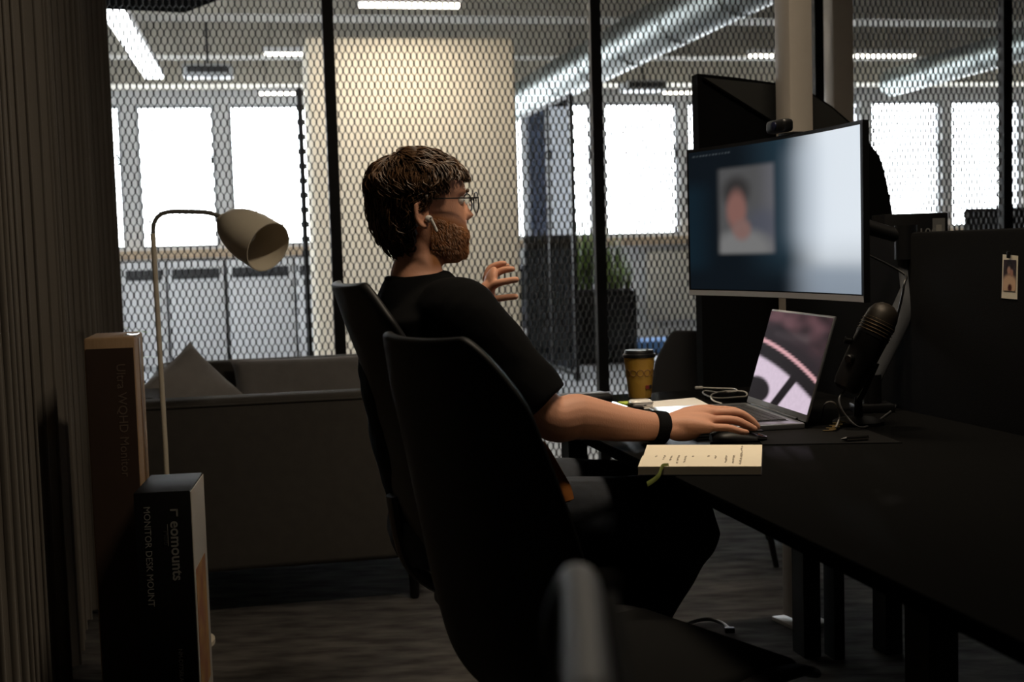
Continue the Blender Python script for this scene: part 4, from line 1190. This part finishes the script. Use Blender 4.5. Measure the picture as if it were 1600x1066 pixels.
# ================================================================== THE MAN
fw = Vector((math.cos(BODY_YAW), math.sin(BODY_YAW), 0)); lf = Vector((-math.sin(BODY_YAW), math.cos(BODY_YAW), 0)); ZV = Vector((0, 0, 1))
def eloft(mb, cs, seg=28, pw=2.3):
    """stack of super-elliptic rings: (centre, half size along a, half size along b, a, b)"""
    rings = []
    for (c, ra, rb, a, b) in cs:
        r = []
        for k in range(seg):
            q = 2 * math.pi * k / seg; ca, sa = math.cos(q), math.sin(q)
            r.append(c + a * (ra * math.copysign(abs(ca) ** (2 / pw), ca)) + b * (rb * math.copysign(abs(sa) ** (2 / pw), sa)))
        rings.append(r)
    mb.loft(rings); return mb
hip = Vector((-0.135, 2.62, .575)); 
neck = P(652, 432, 2.645)
chest = hip.lerp(neck, .66) - fw * .012
waist = hip.lerp(neck, .33) - fw * .02
shR = P(728, 503, 2.455); shL = P(640, 487, 2.845)
elR = P(858, 652, 2.43); wrR = P(1032, 668, 2.515)
elL = P(735, 585, 2.98); wrL = P(752, 478, 2.90)
up_t = (neck - hip).normalized(); fwt = (fw - up_t * fw.dot(up_t)).normalized()
# head placed by the eye line
HY = math.radians(19)
hf = Vector((math.cos(HY), math.sin(HY), 0)); hl = Vector((-math.sin(HY), math.cos(HY), 0))
HO = P(655, 315, 2.65)
def HP_(x, y, z): return HO + hf * (x * .935) + hl * (y * .95) + ZV * (z * (.80 if z > 0 else 1.03))
def interp(tab, z):
    for (z0, v0), (z1, v1) in zip(tab[:-1], tab[1:]):
        if z0 <= z <= z1: return v0 + (v1 - v0) * (z - z0) / (z1 - z0)
    return tab[0][1] if z < tab[0][0] else tab[-1][1]
FRONT = [(-.128, .086), (-.120, .100), (-.105, .108), (-.092, .106), (-.083, .109), (-.075, .113), (-.066, .112), (-.055, .108), (-.045, .106), (-.03, .102), (-.01, .097), (.0, .096), (.012, .100), (.022, .105), (.035, .105), (.055, .100), (.075, .088), (.095, .066), (.108, .042), (.117, .005)]
BACK = [(-.128, .015), (-.115, -.010), (-.10, -.035), (-.08, -.060), (-.05, -.082), (-.02, -.094), (.02, -.101), (.05, -.098), (.08, -.083), (.10, -.060), (.110, -.038), (.117, -.014)]
WIDE = [(-.128, .024), (-.120, .036), (-.105, .048), (-.09, .055), (-.07, .060), (-.04, .066), (-.01, .071), (.02, .075), (.05, .075), (.08, .064), (.10, .044), (.110, .028), (.117, .010)]
def head_mesh(mb, grow=0.0):
    nz, na = 110, 96; rings = []
    for i in range(nz):
        z = -.128 + .245 * i / (nz - 1)
        F, B, Wd = interp(FRONT, z), interp(BACK, z), interp(WIDE, z)
        c = (F + B) / 2 * .55; r = []
        for k in range(na):
            a = 2 * math.pi * k / na - math.pi; ca, sa = math.cos(a), math.sin(a)
            pw = 2.35 if ca > 0 else 2.1
            ex = math.copysign(abs(ca) ** (2 / pw), ca); ey = math.copysign(abs(sa) ** (2 / pw), sa)
            x = c + ex * ((F - c) if ca > 0 else (c - B)); y = ey * Wd
            if ca > 0:
                g = lambda yy, zz, sy, sz: math.exp(-((y - yy) / sy) ** 2 - ((z - zz) / sz) ** 2)
                # nose: ridge from the bridge to the tip, wings below
                if -.045 < z < .022:
                    q = min(max((.020 - z) / .050, 0), 1)
                    hgt = .004 + .023 * q ** 1.3 if z > -.030 else .027 * max(0, 1 - ((-.030 - z) / .012)) ** .7
                    x += hgt * math.exp(-(y / (.0085 + .006 * q)) ** 2)
                x += .006 * g(.013, -.032, .007, .008) + .006 * g(-.013, -.032, .007, .008)
                for sg in (-1, 1):
                    x -= .011 * g(sg * .031, .001, .014, .010)      # eye hollow
                    x += .004 * g(sg * .030, .020, .020, .006)      # brow
                    x += .003 * g(sg * .040, -.028, .018, .018)     # cheek
                x += .0050 * g(0, -.066, .020, .0045) + .0055 * g(0, -.078, .017, .0050) - .0035 * g(0, -.072, .022, .0022)
                x -= .003 * g(0, -.088, .02, .006); x += .004 * g(0, -.106, .018, .010)
            r.append(HP_(x, y, z))
        rings.append(r)
    mb.loft(rings)
body = MB()
head_mesh(body)
for sg in (-1, 1):                                 # ears
    ec = HP_(-.016, sg * .0735, -.028)
    el_ax = ((hf * .95 + hl * sg * -.30).normalized(), (hl * sg * .95 + hf * -.30).normalized(), (ZV * .97 - hf * .2).normalized())
    ring = [ec + el_ax[0] * (.014 * math.cos(a) + (.002 if math.sin(a) > 0 else -.001)) + el_ax[2] * (.027 * math.sin(a)) + el_ax[1] * (.009) for a in [2 * math.pi * k / 20 for k in range(21)]]
    body.tube(ring, .0052, 8)
    body.ell(ec + el_ax[1] * .002, (.013, .006, .025), el_ax, 14, 8)
    body.ell(ec + el_ax[1] * .007 - el_ax[2] * .024 + el_ax[0] * .003, (.008, .005, .009), el_ax, 12, 8)
# neck
eloft(body, [(neck - up_t * .03, .080, .062, lf, fwt), (neck + up_t * .01, .058, .054, hl, hf), (HP_(-.006, 0, -.105), .050, .047, hl, hf), (HP_(-.010, 0, -.06), .052, .052, hl, hf), (HP_(-.015, 0, -.02), .05, .06, hl, hf)])
# trunk
eloft(body, [(hip - ZV * .07, .14, .10, lf, fw), (hip, .165, .115, lf, fw), (waist, .15, .105, lf, fwt), (chest, .165, .115, lf, fwt), (chest.lerp(neck, .6), .165, .095, lf, fwt), (neck - up_t * .015, .08, .07, lf, fwt)])
# arms
def limb(mb, pts, rad, seg=18):
    sp = spline(pts, 6); rr_ = lerp_list(rad, 6); mb.tube(sp, rr_, seg); mb.ell(sp[0], (rad[0],) * 3); mb.ell(sp[-1], (rad[-1],) * 3)
limb(body, [shR, shR.lerp(elR, .5) - fw * .005, elR, elR.lerp(wrR, .25) + ZV * .006, elR.lerp(wrR, .65), wrR], [.056, .052, .044, .046, .036, .027])
limb(body, [shL, shL.lerp(elL, .5), elL, elL.lerp(wrL, .3), wrL], [.056, .05, .042, .040, .026])
# legs (covered by the jeans)
hpR = hip - lf * .095 + fw * .0; hpL = hip + lf * .095
knR = P(1066, 815, 2.58); knL = knR + lf * .24 - fw * .03 + ZV * .01
anR = Vector((knR.x - .24, knR.y + .0, .10)); anL = Vector((knL.x - .17, knL.y + .03, .10))
for h_, k_, a_ in ((hpR, knR, anR), (hpL, knL, anL)):
    limb(body, [h_, h_.lerp(k_, .5) + ZV * .01, k_, k_.lerp(a_, .3) - fw * .012, a_], [.082, .068, .050, .050, .034])
    body.ell(a_ + fw * .07 - ZV * .055, (.12, .04, .032), (fw, lf, ZV))
# right hand on the mouse
def finger(mb, pts, rad, n=4):
    sp = spline(pts, n); mb.tube(sp, lerp_list(rad, n), 12); mb.ell(sp[-1], (rad[-1],) * 3, seg=12, rings=8)
    mb.ell(sp[0], (rad[0],) * 3, seg=12, rings=8)
mcp = [P(1108, 641, 2.575), P(1111, 646, 2.55), P(1111, 657, 2.522), P(1106, 668, 2.496)]
pip = [P(1147, 643, 2.582), P(1152, 646, 2.555), P(1147, 657, 2.524), P(1138, 669, 2.494)]
dip = [P(1166, 653, 2.580), P(1172, 656, 2.555), P(1167, 665, 2.524), P(1155, 674, 2.494)]
tip = [P(1178, 665, 2.575), P(1183, 667, 2.553), P(1179, 671, 2.524), P(1167, 676, 2.494)]
rads = [.0098, .0100, .0096, .0082]
for i in range(4):
    finger(body, [mcp[i], pip[i], dip[i], tip[i]], [rads[i] * 1.12, rads[i], rads[i] * .92, rads[i] * .78])
for i in range(4):
    limb(body, [wrR.lerp(mcp[i], .12), wrR.lerp(mcp[i], .6) + ZV * .004, mcp[i]], [.022, .0185, .0125], 14)
body.ell((mcp[1] + mcp[2] + wrR) / 3 - ZV * .006, (.048, .038, .021), (fw, lf, ZV))
body.ell((mcp[3] + wrR) / 2 - ZV * .008, (.042, .018, .021), (fw, lf, ZV))
finger(body, [wrR + lf * .03 + fw * .02 - ZV * .01, mcp[0].lerp(wrR, .45) + lf * .028 - ZV * .022, mcp[0] + lf * .028 - ZV * .030, pip[0] + lf * .012 - ZV * .030 - fw * .012], [.017, .0135, .0112, .009])
# left hand raised, fingers spread
lw = wrL
palm_c = P(764, 448, 2.885)
pax = ((P(768, 428, 2.88) - lw).normalized(),)
x_, y_, z_ = pax[0], None, None
side = Vector((.25, -.95, .1)); side = (side - x_ * side.dot(x_)).normalized(); nn = x_.cross(side)
body.ell(palm_c, (.050, .036, .015), (x_, side, nn))
limb(body, [lw, P(757, 462, 2.89)], [.026, .026], 14)
fgs = [([P(760, 436, 2.925), P(765, 421, 2.925), P(777, 414, 2.922), P(788, 411.5, 2.918)], .0088),
       ([P(766, 440, 2.905), P(775, 428, 2.905), P(788, 422, 2.900), P(801, 420.5, 2.895)], .0090),
       ([P(755, 462, 2.865), P(768, 449, 2.855), P(780, 442, 2.845), P(807, 437, 2.840)], .0094),
       ([P(757, 474, 2.870), P(766, 472, 2.860), P(776, 467, 2.850), P(806, 463.5, 2.842)], .0092),
       ([P(762, 438, 2.94), P(770, 424, 2.95), P(783, 417, 2.95), P(793, 415, 2.95)], .0078)]
for pts, r_ in fgs: finger(body, pts, [r_ * 1.15, r_ * 1.05, r_ * .95, r_ * .8])
body.ell(P(757, 458, 2.872), (.030, .020, .017), (x_, side, nn))

person = thing('person', 'man in black T-shirt and jeans gesturing in a video call, one hand on the mouse', 'person', (hip.x, hip.y, 0))
poff = Vector((hip.x, hip.y, 0))
bme = baked(body, [('REMESH', dict(mode='VOXEL', voxel_size=.0032)), ('SMOOTH', dict(factor=.5, iterations=6))])
# skin colour with the reddish beard grown in
nv = len(bme.vertices); co = np.zeros(nv * 3); bme.vertices.foreach_get('co', co); co = co.reshape(-1, 3)
rel = co - np.array(HO); lx = rel @ np.array(hf) / .935; ly = rel @ np.array(hl) / .95; lz = rel[:, 2] / np.where(rel[:, 2] > 0, .80, 1.03)
def ss(a, b, x):
    q = np.clip((x - a) / (b - a), 0, 1); return q * q * (3 - 2 * q)
line = -.030 - .30 * np.clip(lx - .02, 0, .2)        # cheek line of the beard
beard = ss(-.012, .010, line - lz) * ss(-.145, -.125, lz) * ss(-.004, .018, lx) * (1 - ss(.016, .024, np.abs(lz + .072) * -1 + .024) * 0)
lipm = np.exp(-((lz + .072) / .009) ** 2) * np.exp(-(ly / .024) ** 2) * ss(.09, .104, lx)
stache = np.exp(-((lz + .056) / .006) ** 2) * ss(.085, .10, lx) * np.exp(-(ly / .03) ** 2)
beard = np.clip(np.maximum(beard, stache) * (1 - lipm), 0, 1) * (np.abs(lx) < .2) * (np.abs(ly) < .12) * (np.abs(lz) < .2)
skin = np.array([.54, .27, .175]); bcol = np.array([.30, .115, .036]); lip = np.array([.42, .15, .11])
colr = skin[None, :] * (1 - beard[:, None]) + bcol[None, :] * beard[:, None]
lipm = lipm * (np.abs(lx) < .2) * (np.abs(ly) < .12)
colr = colr * (1 - .6 * lipm[:, None]) + lip[None, :] * (.6 * lipm[:, None])
ca = bme.color_attributes.new('tone', 'FLOAT_COLOR', 'POINT')
ca.data.foreach_set('color', np.concatenate([colr, np.ones((nv, 1))], 1).astype(np.float32).ravel())
shift(bme, poff)
m_skin = attr_mat('skin', 'tone', .58, spec=.3, bump=.12, bscale=260)
link('body', bme, m_skin, person)

# eyes
m_eye = mat('eye_white', (.7, .66, .62), .2)
m_iris = mat('iris', (.05, .07, .08), .15)
for sg in (-1, 1):
    ec = HP_(.083, sg * .031, .001)
    e_ = part('eye', MB().ell(ec, (.0115,) * 3), m_eye, person, world=True)
    part('iris', MB().ell(ec + hf * .0085, (.0042, .0056, .0056), (hf, hl, ZV), 14, 8), m_iris, e_, world=True)

# T-shirt
sh_mb = MB()
eloft(sh_mb, [(hip - ZV * .045 - fw * .004, .168, .130, lf, fw), (hip + ZV * .04, .178, .132, lf, fwt), (waist, .170, .126, lf, fwt), (chest, .192, .136, lf, fwt), (chest.lerp(neck, .55), .195, .120, lf, fwt), (neck - up_t * .055, .152, .100, lf, fwt), (neck - up_t * .022, .098, .086, lf, fwt), (neck + up_t * .006, .072, .066, lf, fwt)], 40)
def sleeve(sh, el, q, r0, r1):
    pts = [sh + (neck - sh) * .30 - ZV * .012, sh, sh.lerp(el, .4), sh.lerp(el, q)]
    sp = spline(pts, 6); sh_mb.tube(sp, lerp_list([.075, .074, .072 * r1 / .068, r1], 6), 22); sh_mb.ell(sp[0], (.074,) * 3)
sleeve(shR, elR, .90, .076, .068)
sleeve(shL, elL, .85, .076, .066)
sme = baked(sh_mb, [('REMESH', dict(mode='VOXEL', voxel_size=.006)), ('SMOOTH', dict(factor=.6, iterations=6))])
sv = np.zeros(len(sme.vertices) * 3); sme.vertices.foreach_get('co', sv); sv = sv.reshape(-1, 3)
sn = np.zeros(len(sme.vertices) * 3); sme.vertices.foreach_get('normal', sn); sn = sn.reshape(-1, 3)
dsp = np.array([mnoise.noise(Vector((p[0] * 9, p[1] * 9, p[2] * 16))) * .006 + mnoise.noise(Vector((p[0] * 22, p[1] * 22, p[2] * 30))) * .002 for p in sv])
sv += sn * dsp[:, None]
sme.vertices.foreach_set('co', sv.ravel()); sme.update()
shift(sme, poff)
m_tee = mat('black_cotton', (.0028, .0028, .003), .95, spec=.08)
link('t_shirt', sme, m_tee, person)
colr_ring = [neck + up_t * (-.012 - .014 * math.cos(a)) + lf * (.068 * math.sin(a)) + fwt * (.062 * math.cos(a)) for a in [2 * math.pi * k / 40 for k in range(41)]]
part('collar', MB().tube(colr_ring, .0075, 10), m_tee, person, world=True)
# jeans
jn = MB()
eloft(jn, [(hip - ZV * .085, .15, .12, lf, fw), (hip - ZV * .03, .178, .140, lf, fw), (hip + ZV * .03, .172, .130, lf, fwt)], 32)
for h_, k_, a_ in ((hpR, knR, anR), (hpL, knL, anL)):
    limb(jn, [h_, h_.lerp(k_, .5) + ZV * .012, k_ + fw * .004, k_.lerp(a_, .35), a_.lerp(k_, .04)], [.094, .084, .072, .070, .058])
jme = baked(jn, [('REMESH', dict(mode='VOXEL', voxel_size=.007)), ('SMOOTH', dict(factor=.6, iterations=5))])
sv = np.zeros(len(jme.vertices) * 3); jme.vertices.foreach_get('co', sv); sv = sv.reshape(-1, 3)
sn = np.zeros(len(jme.vertices) * 3); jme.vertices.foreach_get('normal', sn); sn = sn.reshape(-1, 3)
dsp = np.array([mnoise.noise(Vector((p[0] * 8, p[1] * 14, p[2] * 14))) * .008 for p in sv])
sv += sn * dsp[:, None]; jme.vertices.foreach_set('co', sv.ravel()); jme.update()
shift(jme, poff)
link('jeans', jme, mat('dark_denim', (.012, .017, .028), .85, noise=.3, nscale=60, bump=.2, bscale=900), person)
for a_ in (anR, anL):
    mb = MB(); f0 = Vector((a_.x, a_.y, 0))
    eloft(mb, [(f0 + ZV * .002 + fw * .065, .045, .135, lf, fw), (f0 + ZV * .03 + fw * .065, .048, .138, lf, fw), (f0 + ZV * .065 + fw * .05, .044, .115, lf, fw), (f0 + ZV * .11 - fw * .0, .042, .055, lf, fw)], 24)
    sho = part('shoe', mb, m_black, person, world=True)
    part('sole', MB().rbox(f0 + fw * .065 + ZV * .012, (.285, .104, .024), .010, 3, (fw, lf, ZV)), mat('rubber_sole', (.03, .03, .03), .7), sho, world=True)

# hair: under-cap and combed strands
def scalp(u_, v_, grow):
    """direction on the skull -> point; u_ around (0 = front), v_ up -1..1"""
    z = -.105 + .222 * v_
    F, B, Wd = interp(FRONT, z), interp(BACK, z), interp(WIDE, z)
    if z < -.03: Wd = max(Wd, .058)
    c = (F + B) / 2 * .55; ca, sa = math.cos(u_), math.sin(u_)
    x = c + ca * ((F - c) if ca > 0 else (c - B)); y = sa * Wd
    p = Vector((x, y, z)); n_ = Vector((x - c, y * 1.25, (z - .02) * .95)).normalized()
    return p + n_ * grow, n_
def hair_ok(p):
    x, y, z = p
    if x > .05: return z > .050 + .10 * max(0, x - .09)
    if x > .012: return z > .015 + (x - .012) * .9
    if x > -.022: return z > -.020 + max(0, (x + .02)) * .8
    return z > -.118
m_hair = mat('brown_hair', (.115, .056, .023), .5, spec=.35, col2=(.032, .016, .007), nscale=40)
hcap = MB(); nzv, nav = 46, 72; vs = []; fs = []
for i in range(nzv):
    for k in range(nav):
        u_ = 2 * math.pi * k / nav; v_ = i / (nzv - 1)
        p, n_ = scalp(u_, v_, 0)
        g = .006 + .004 * mnoise.noise(p * 30) + .004 * max(0, min(1, (p.z + .03) / .1)) + .006 * max(0, min(1, (-.02 - p.x) / .04)) * max(0, min(1, (p.z + .11) / .04))
        ed = sum(hair_ok(Vector((p.x + dx_, p.y, p.z - dz_))) for dx_, dz_ in ((.0, .012), (.0, .025), (.012, .012), (.0, .038))) / 4
        g = g * (.25 + .75 * ed) if hair_ok(p) else -.006
        vs.append(HP_(*(p + n_ * g)))
for i in range(nzv - 1):
    for k in range(nav):
        k2 = (k + 1) % nav; fs.append((i * nav + k, i * nav + k2, (i + 1) * nav + k2, (i + 1) * nav + k))
fs.append(tuple((nzv - 1) * nav + k for k in range(nav)))
hcap.add(vs, fs)
hr = random.Random(11); cnt = 0; tries = 0
crown = Vector((-.050, .0, .112))
while cnt < 3400 and tries < 20000:
    tries += 1
    u_ = hr.uniform(0, 2 * math.pi); v_ = hr.uniform(0, 1) ** .7
    p, n_ = scalp(u_, v_, 0)
    if not hair_ok(p): continue
    top_w = max(0, min(1, (p.z - .03) / .07)); back_w = max(0, min(1, (-.02 - p.x) / .05)); side_w = (1 - top_w) * (1 - back_w)
    flow = (p - crown); flow = flow - n_ * flow.dot(n_)
    if flow.length < .005: flow = Vector((hr.uniform(-1, 1), hr.uniform(-1, 1), 0))
    flow.normalize()
    clump = mnoise.noise_vector(p * 26)
    flow = (flow + Vector((.45 * top_w - 1.1 * side_w, 0, -.30)) + clump * .75 + Vector((hr.gauss(0, .18), hr.gauss(0, .18), hr.gauss(0, .12)))).normalized()
    flow = (flow - n_ * flow.dot(n_)).normalized()
    ln2 = hr.uniform(.024, .040) + .030 * top_w + .008 * back_w
    g0 = .003 + hr.uniform(0, .009) + .003 * top_w + .008 * back_w * max(0, min(1, (p.z + .10) / .05))
    bulge = hr.uniform(.002, .008) + .006 * top_w
    wave = hr.uniform(.003, .007) * (1 if clump.x > 0 else -1); side_ = n_.cross(flow)
    lift = max(0, hr.gauss(0, .004)) + (hr.uniform(.002, .008) if hr.random() < .18 else 0)
    pts = []; bad = False
    cen = Vector((-.005, 0, min(p.z, .03)))
    for j in range(7):
        q = j / 6
        pt = p + flow * (ln2 * q) + side_ * (wave * math.sin(q * 6 + p.z * 40))
        rad0 = (p - cen).length; dd = pt - cen
        pt = cen + dd.normalized() * (rad0 + (dd.length - rad0) * .25) + n_ * (g0 + bulge * math.sin(q * 3.0) - .003 * q + lift * q)
        if (pt.x > .050 and pt.z < .046) or (pt.x > .018 and pt.z < .006) or (-.026 < pt.x < .05 and pt.z < -.030) or pt.z < -.124: bad = True; break
        pts.append(pt)
    if bad:
        if len(pts) < 4: continue
    m_ = len(pts); cnt += 1
    r0 = hr.uniform(.0009, .0024)
    hcap.tube([HP_(*q) for q in pts], [r0 * (.75 + .25 * math.sin(3 * k / m_)) * (1 - .9 * (k / (m_ - 1)) ** 3) for k in range(m_)], 4, cap=False)
ho = part('hair', hcap, m_hair, person, world=True)
# short beard bristles
br_ = MB(); cnt = 0; hr = random.Random(5)
while cnt < 4200:
    z = hr.uniform(-.118, -.035); a = hr.uniform(-1.9, 1.9)
    F, B, Wd = interp(FRONT, z), interp(BACK, z), interp(WIDE, z); c = (F + B) / 2 * .55
    ca, sa = math.cos(a), math.sin(a)
    x = c + math.copysign(abs(ca) ** (2 / 2.35), ca) * ((F - c) if ca > 0 else (c - B)); y = math.copysign(abs(sa) ** (2 / 2.35), sa) * Wd
    if x < .008 or z > -.030 - .30 * max(0, x - .02) - .004: continue
    if abs(y) < .024 and -.083 < z < -.060 and x > .09: continue
    n_ = Vector((x - c, y * 1.3, -.15 * 0.1)).normalized(); cnt += 1
    d_ = (n_ * .55 + Vector((.25, 0, -.8)) + Vector((hr.gauss(0, .2), hr.gauss(0, .2), hr.gauss(0, .2)))).normalized()
    p = Vector((x, y, z)) - n_ * .001
    L_ = hr.uniform(.004, .009)
    br_.tube([HP_(*p), HP_(*(p + d_ * L_ * .5 + n_ * .001)), HP_(*(p + d_ * L_))], [.00045, .0004, .0001], 3, cap=False)
part('beard', br_, mat('red_brown_beard', (.36, .145, .045), .5, noise=.4, nscale=60), person, world=True)
# eyebrows
for sg in (-1, 1):
    mb = MB(); mb.tube([HP_(.112 - .010 * q * q - .003, sg * (.012 + .034 * q), .0225 + .004 * math.sin(q * 3)) for q in [i / 6 for i in range(7)]], [.002, .0034, .0036, .0034, .003, .0024, .001], 8)
    part('eyebrow', mb, m_hair, person, world=True)

# ------------------------------------------------------------------ what the man wears and holds
gl = thing('glasses', 'round thin-rimmed black glasses on the man', 'glasses', HP_(.11, 0, 0))
m_rim = mat('black_metal_rim', (.012, .012, .014), .3, metal=.6)
for sg in (-1, 1):
    gc = HP_(.1235, sg * .033, -.006)
    nrm_ = (hf + hl * sg * .10).normalized(); gx = (hl - nrm_ * hl.dot(nrm_)).normalized()
    rim = part('rim', MB().tube([gc + gx * (.0245 * math.cos(a)) + ZV * (.0225 * math.sin(a)) for a in [2 * math.pi * k / 32 for k in range(33)]], .0012, 8), m_rim, gl, world=True)
    part('lens', MB().lathe([(.0238, -.0006), (.0238, .0006)], gc, nrm_, 32), glass_mat('lens_%d' % (sg + 1), (.95, .96, .97), .10), gl, world=True)
    hinge = gc + gx * (sg * .0255) + ZV * .010
    part('temple', MB().tube(spline([hinge, HP_(.110, sg * .066, .004), HP_(.05, sg * .0800, .003), HP_(.0, sg * .0835, .0), HP_(-.018, sg * .083, -.016)], 5), .0015, 8), m_rim, gl, world=True)
    part('nose_pad', MB().ell(HP_(.117, sg * .010, -.008), (.002, .002, .004)), m_gloss, gl, world=True)
part('bridge', MB().tube(spline([HP_(.1235, .0095, .001), HP_(.1265, 0, .005), HP_(.1235, -.0095, .001)], 5), .0013, 8), m_rim, gl, world=True)
eb = HP_(-.003, -.0850, -.038)
t = thing('earbud', 'white wireless earbud in the near ear of the man', 'earbud', eb)
part('bud', MB().ell(eb, (.0085, .0065, .0080), (hf, hl, ZV)), m_gloss, t, world=True)
part('stem', MB().tube([eb + hf * .003 - hl * .004, eb + hf * .009 - hl * .005 - ZV * .012, eb + hf * .015 - hl * .005 - ZV * .026], [.0036, .0034, .0030], 10), m_gloss, t, world=True)
part('vent', MB().ell(eb - hl * .0062 + hf * .003 + ZV * .001, (.003, .001, .0016), (hf, hl, ZV)), m_slot, t, world=True)
# wristband
wd = (wrR - elR).normalized(); wc_ = wrR - wd * .004
t = thing('wrist_watch', 'black fabric watch band on the wrist at the desk', 'watch', wc_ - ZV * .03)
wx_ = (lf - wd * lf.dot(wd)).normalized(); wy_ = wd.cross(wx_)
rings = []
for q in (-.014, -.012, .012, .014):
    gr = .0035 if abs(q) < .013 else .0018
    rings.append([wc_ + wd * q + wx_ * ((.0300 + gr) * math.cos(a)) + wy_ * ((.0300 + gr) * math.sin(a)) for a in [2 * math.pi * k / 36 for k in range(36)]])
part('strap', MB().loft(rings), mat('black_woven_band', (.005, .005, .0055), .9, spec=.1, bump=.3, bscale=900), t, world=True)
part('case', MB().rbox(wc_ + wx_ * .034, (.030, .034, .009), .004, 3, (wd, wy_, wx_)), m_black, t, world=True)
# mouse
mcn = P(1152, 683, 2.535); mcn.z = HD
t = thing('computer_mouse', 'low black mouse with silver front edge under the right hand', 'mouse', mcn, math.radians(4))
mb = MB(); rings = []
for i in range(11):
    q = i / 10; x = -.055 + .112 * q; hh = .004 + .022 * math.sin(min(1, .12 + q * .95) * math.pi) ** .7 * (1 - .35 * q); wv = .029 * (1 - (2 * q - 1) ** 6 * .5)
    rings.append([Vector((x, wv * math.cos(a), max(.001, .003 + hh * math.sin(a)))) for a in [math.pi * k / 12 for k in range(13)]] )
mb.loft(rings); part('shell', mb, m_black, t)
mb = MB(); mb.tube(spline([(.035, -.027, .010), (.050, -.020, .008), (.058, -.006, .006), (.058, .006, .006), (.050, .020, .008)], 5), .0035, 8); part('front_edge', mb, mat('polished_silver', (.75, .75, .76), .15, metal=1), t)
part('button', MB().rbox((.035, -.010, .021), (.03, .018, .003), .001, 2), m_black, t)

# orange cloth over the near armrest
a = P(842, 703, 2.30); b = P(880, 762, 2.28)
t = thing('orange_scarf', 'strip of orange cloth beside the thigh of the man', 'cloth', P(862, 740, 2.435))
pts = spline([P(838, 694, 2.46), P(850, 712, 2.445), P(866, 740, 2.435), P(880, 765, 2.43), P(885, 785, 2.43)], 5)
part('fabric', MB().tube(pts, [.010] + [.017] * (len(pts) - 2) + [.008], 12, flat=.4, ref=(1, 0, 0)), mat('orange_cloth', (.50, .17, .03), .85, noise=.3, nscale=30), t, world=True)

# cable lying on the floor
pts = [PH(x, y, .012) for x, y in ((1045, 992), (1075, 975), (1105, 968), (1128, 974), (1140, 985))]
t = thing('floor_cable', 'black cable looping on the carpet under the desk', 'cable', Vector((pts[2].x, pts[2].y, 0)))
part('cord', MB().tube(spline(pts, 8), .006, 8), m_black, t, world=True)
part('plug', MB().rbox(pts[-1], (.03, .02, .016), .004), m_black, t, world=True)
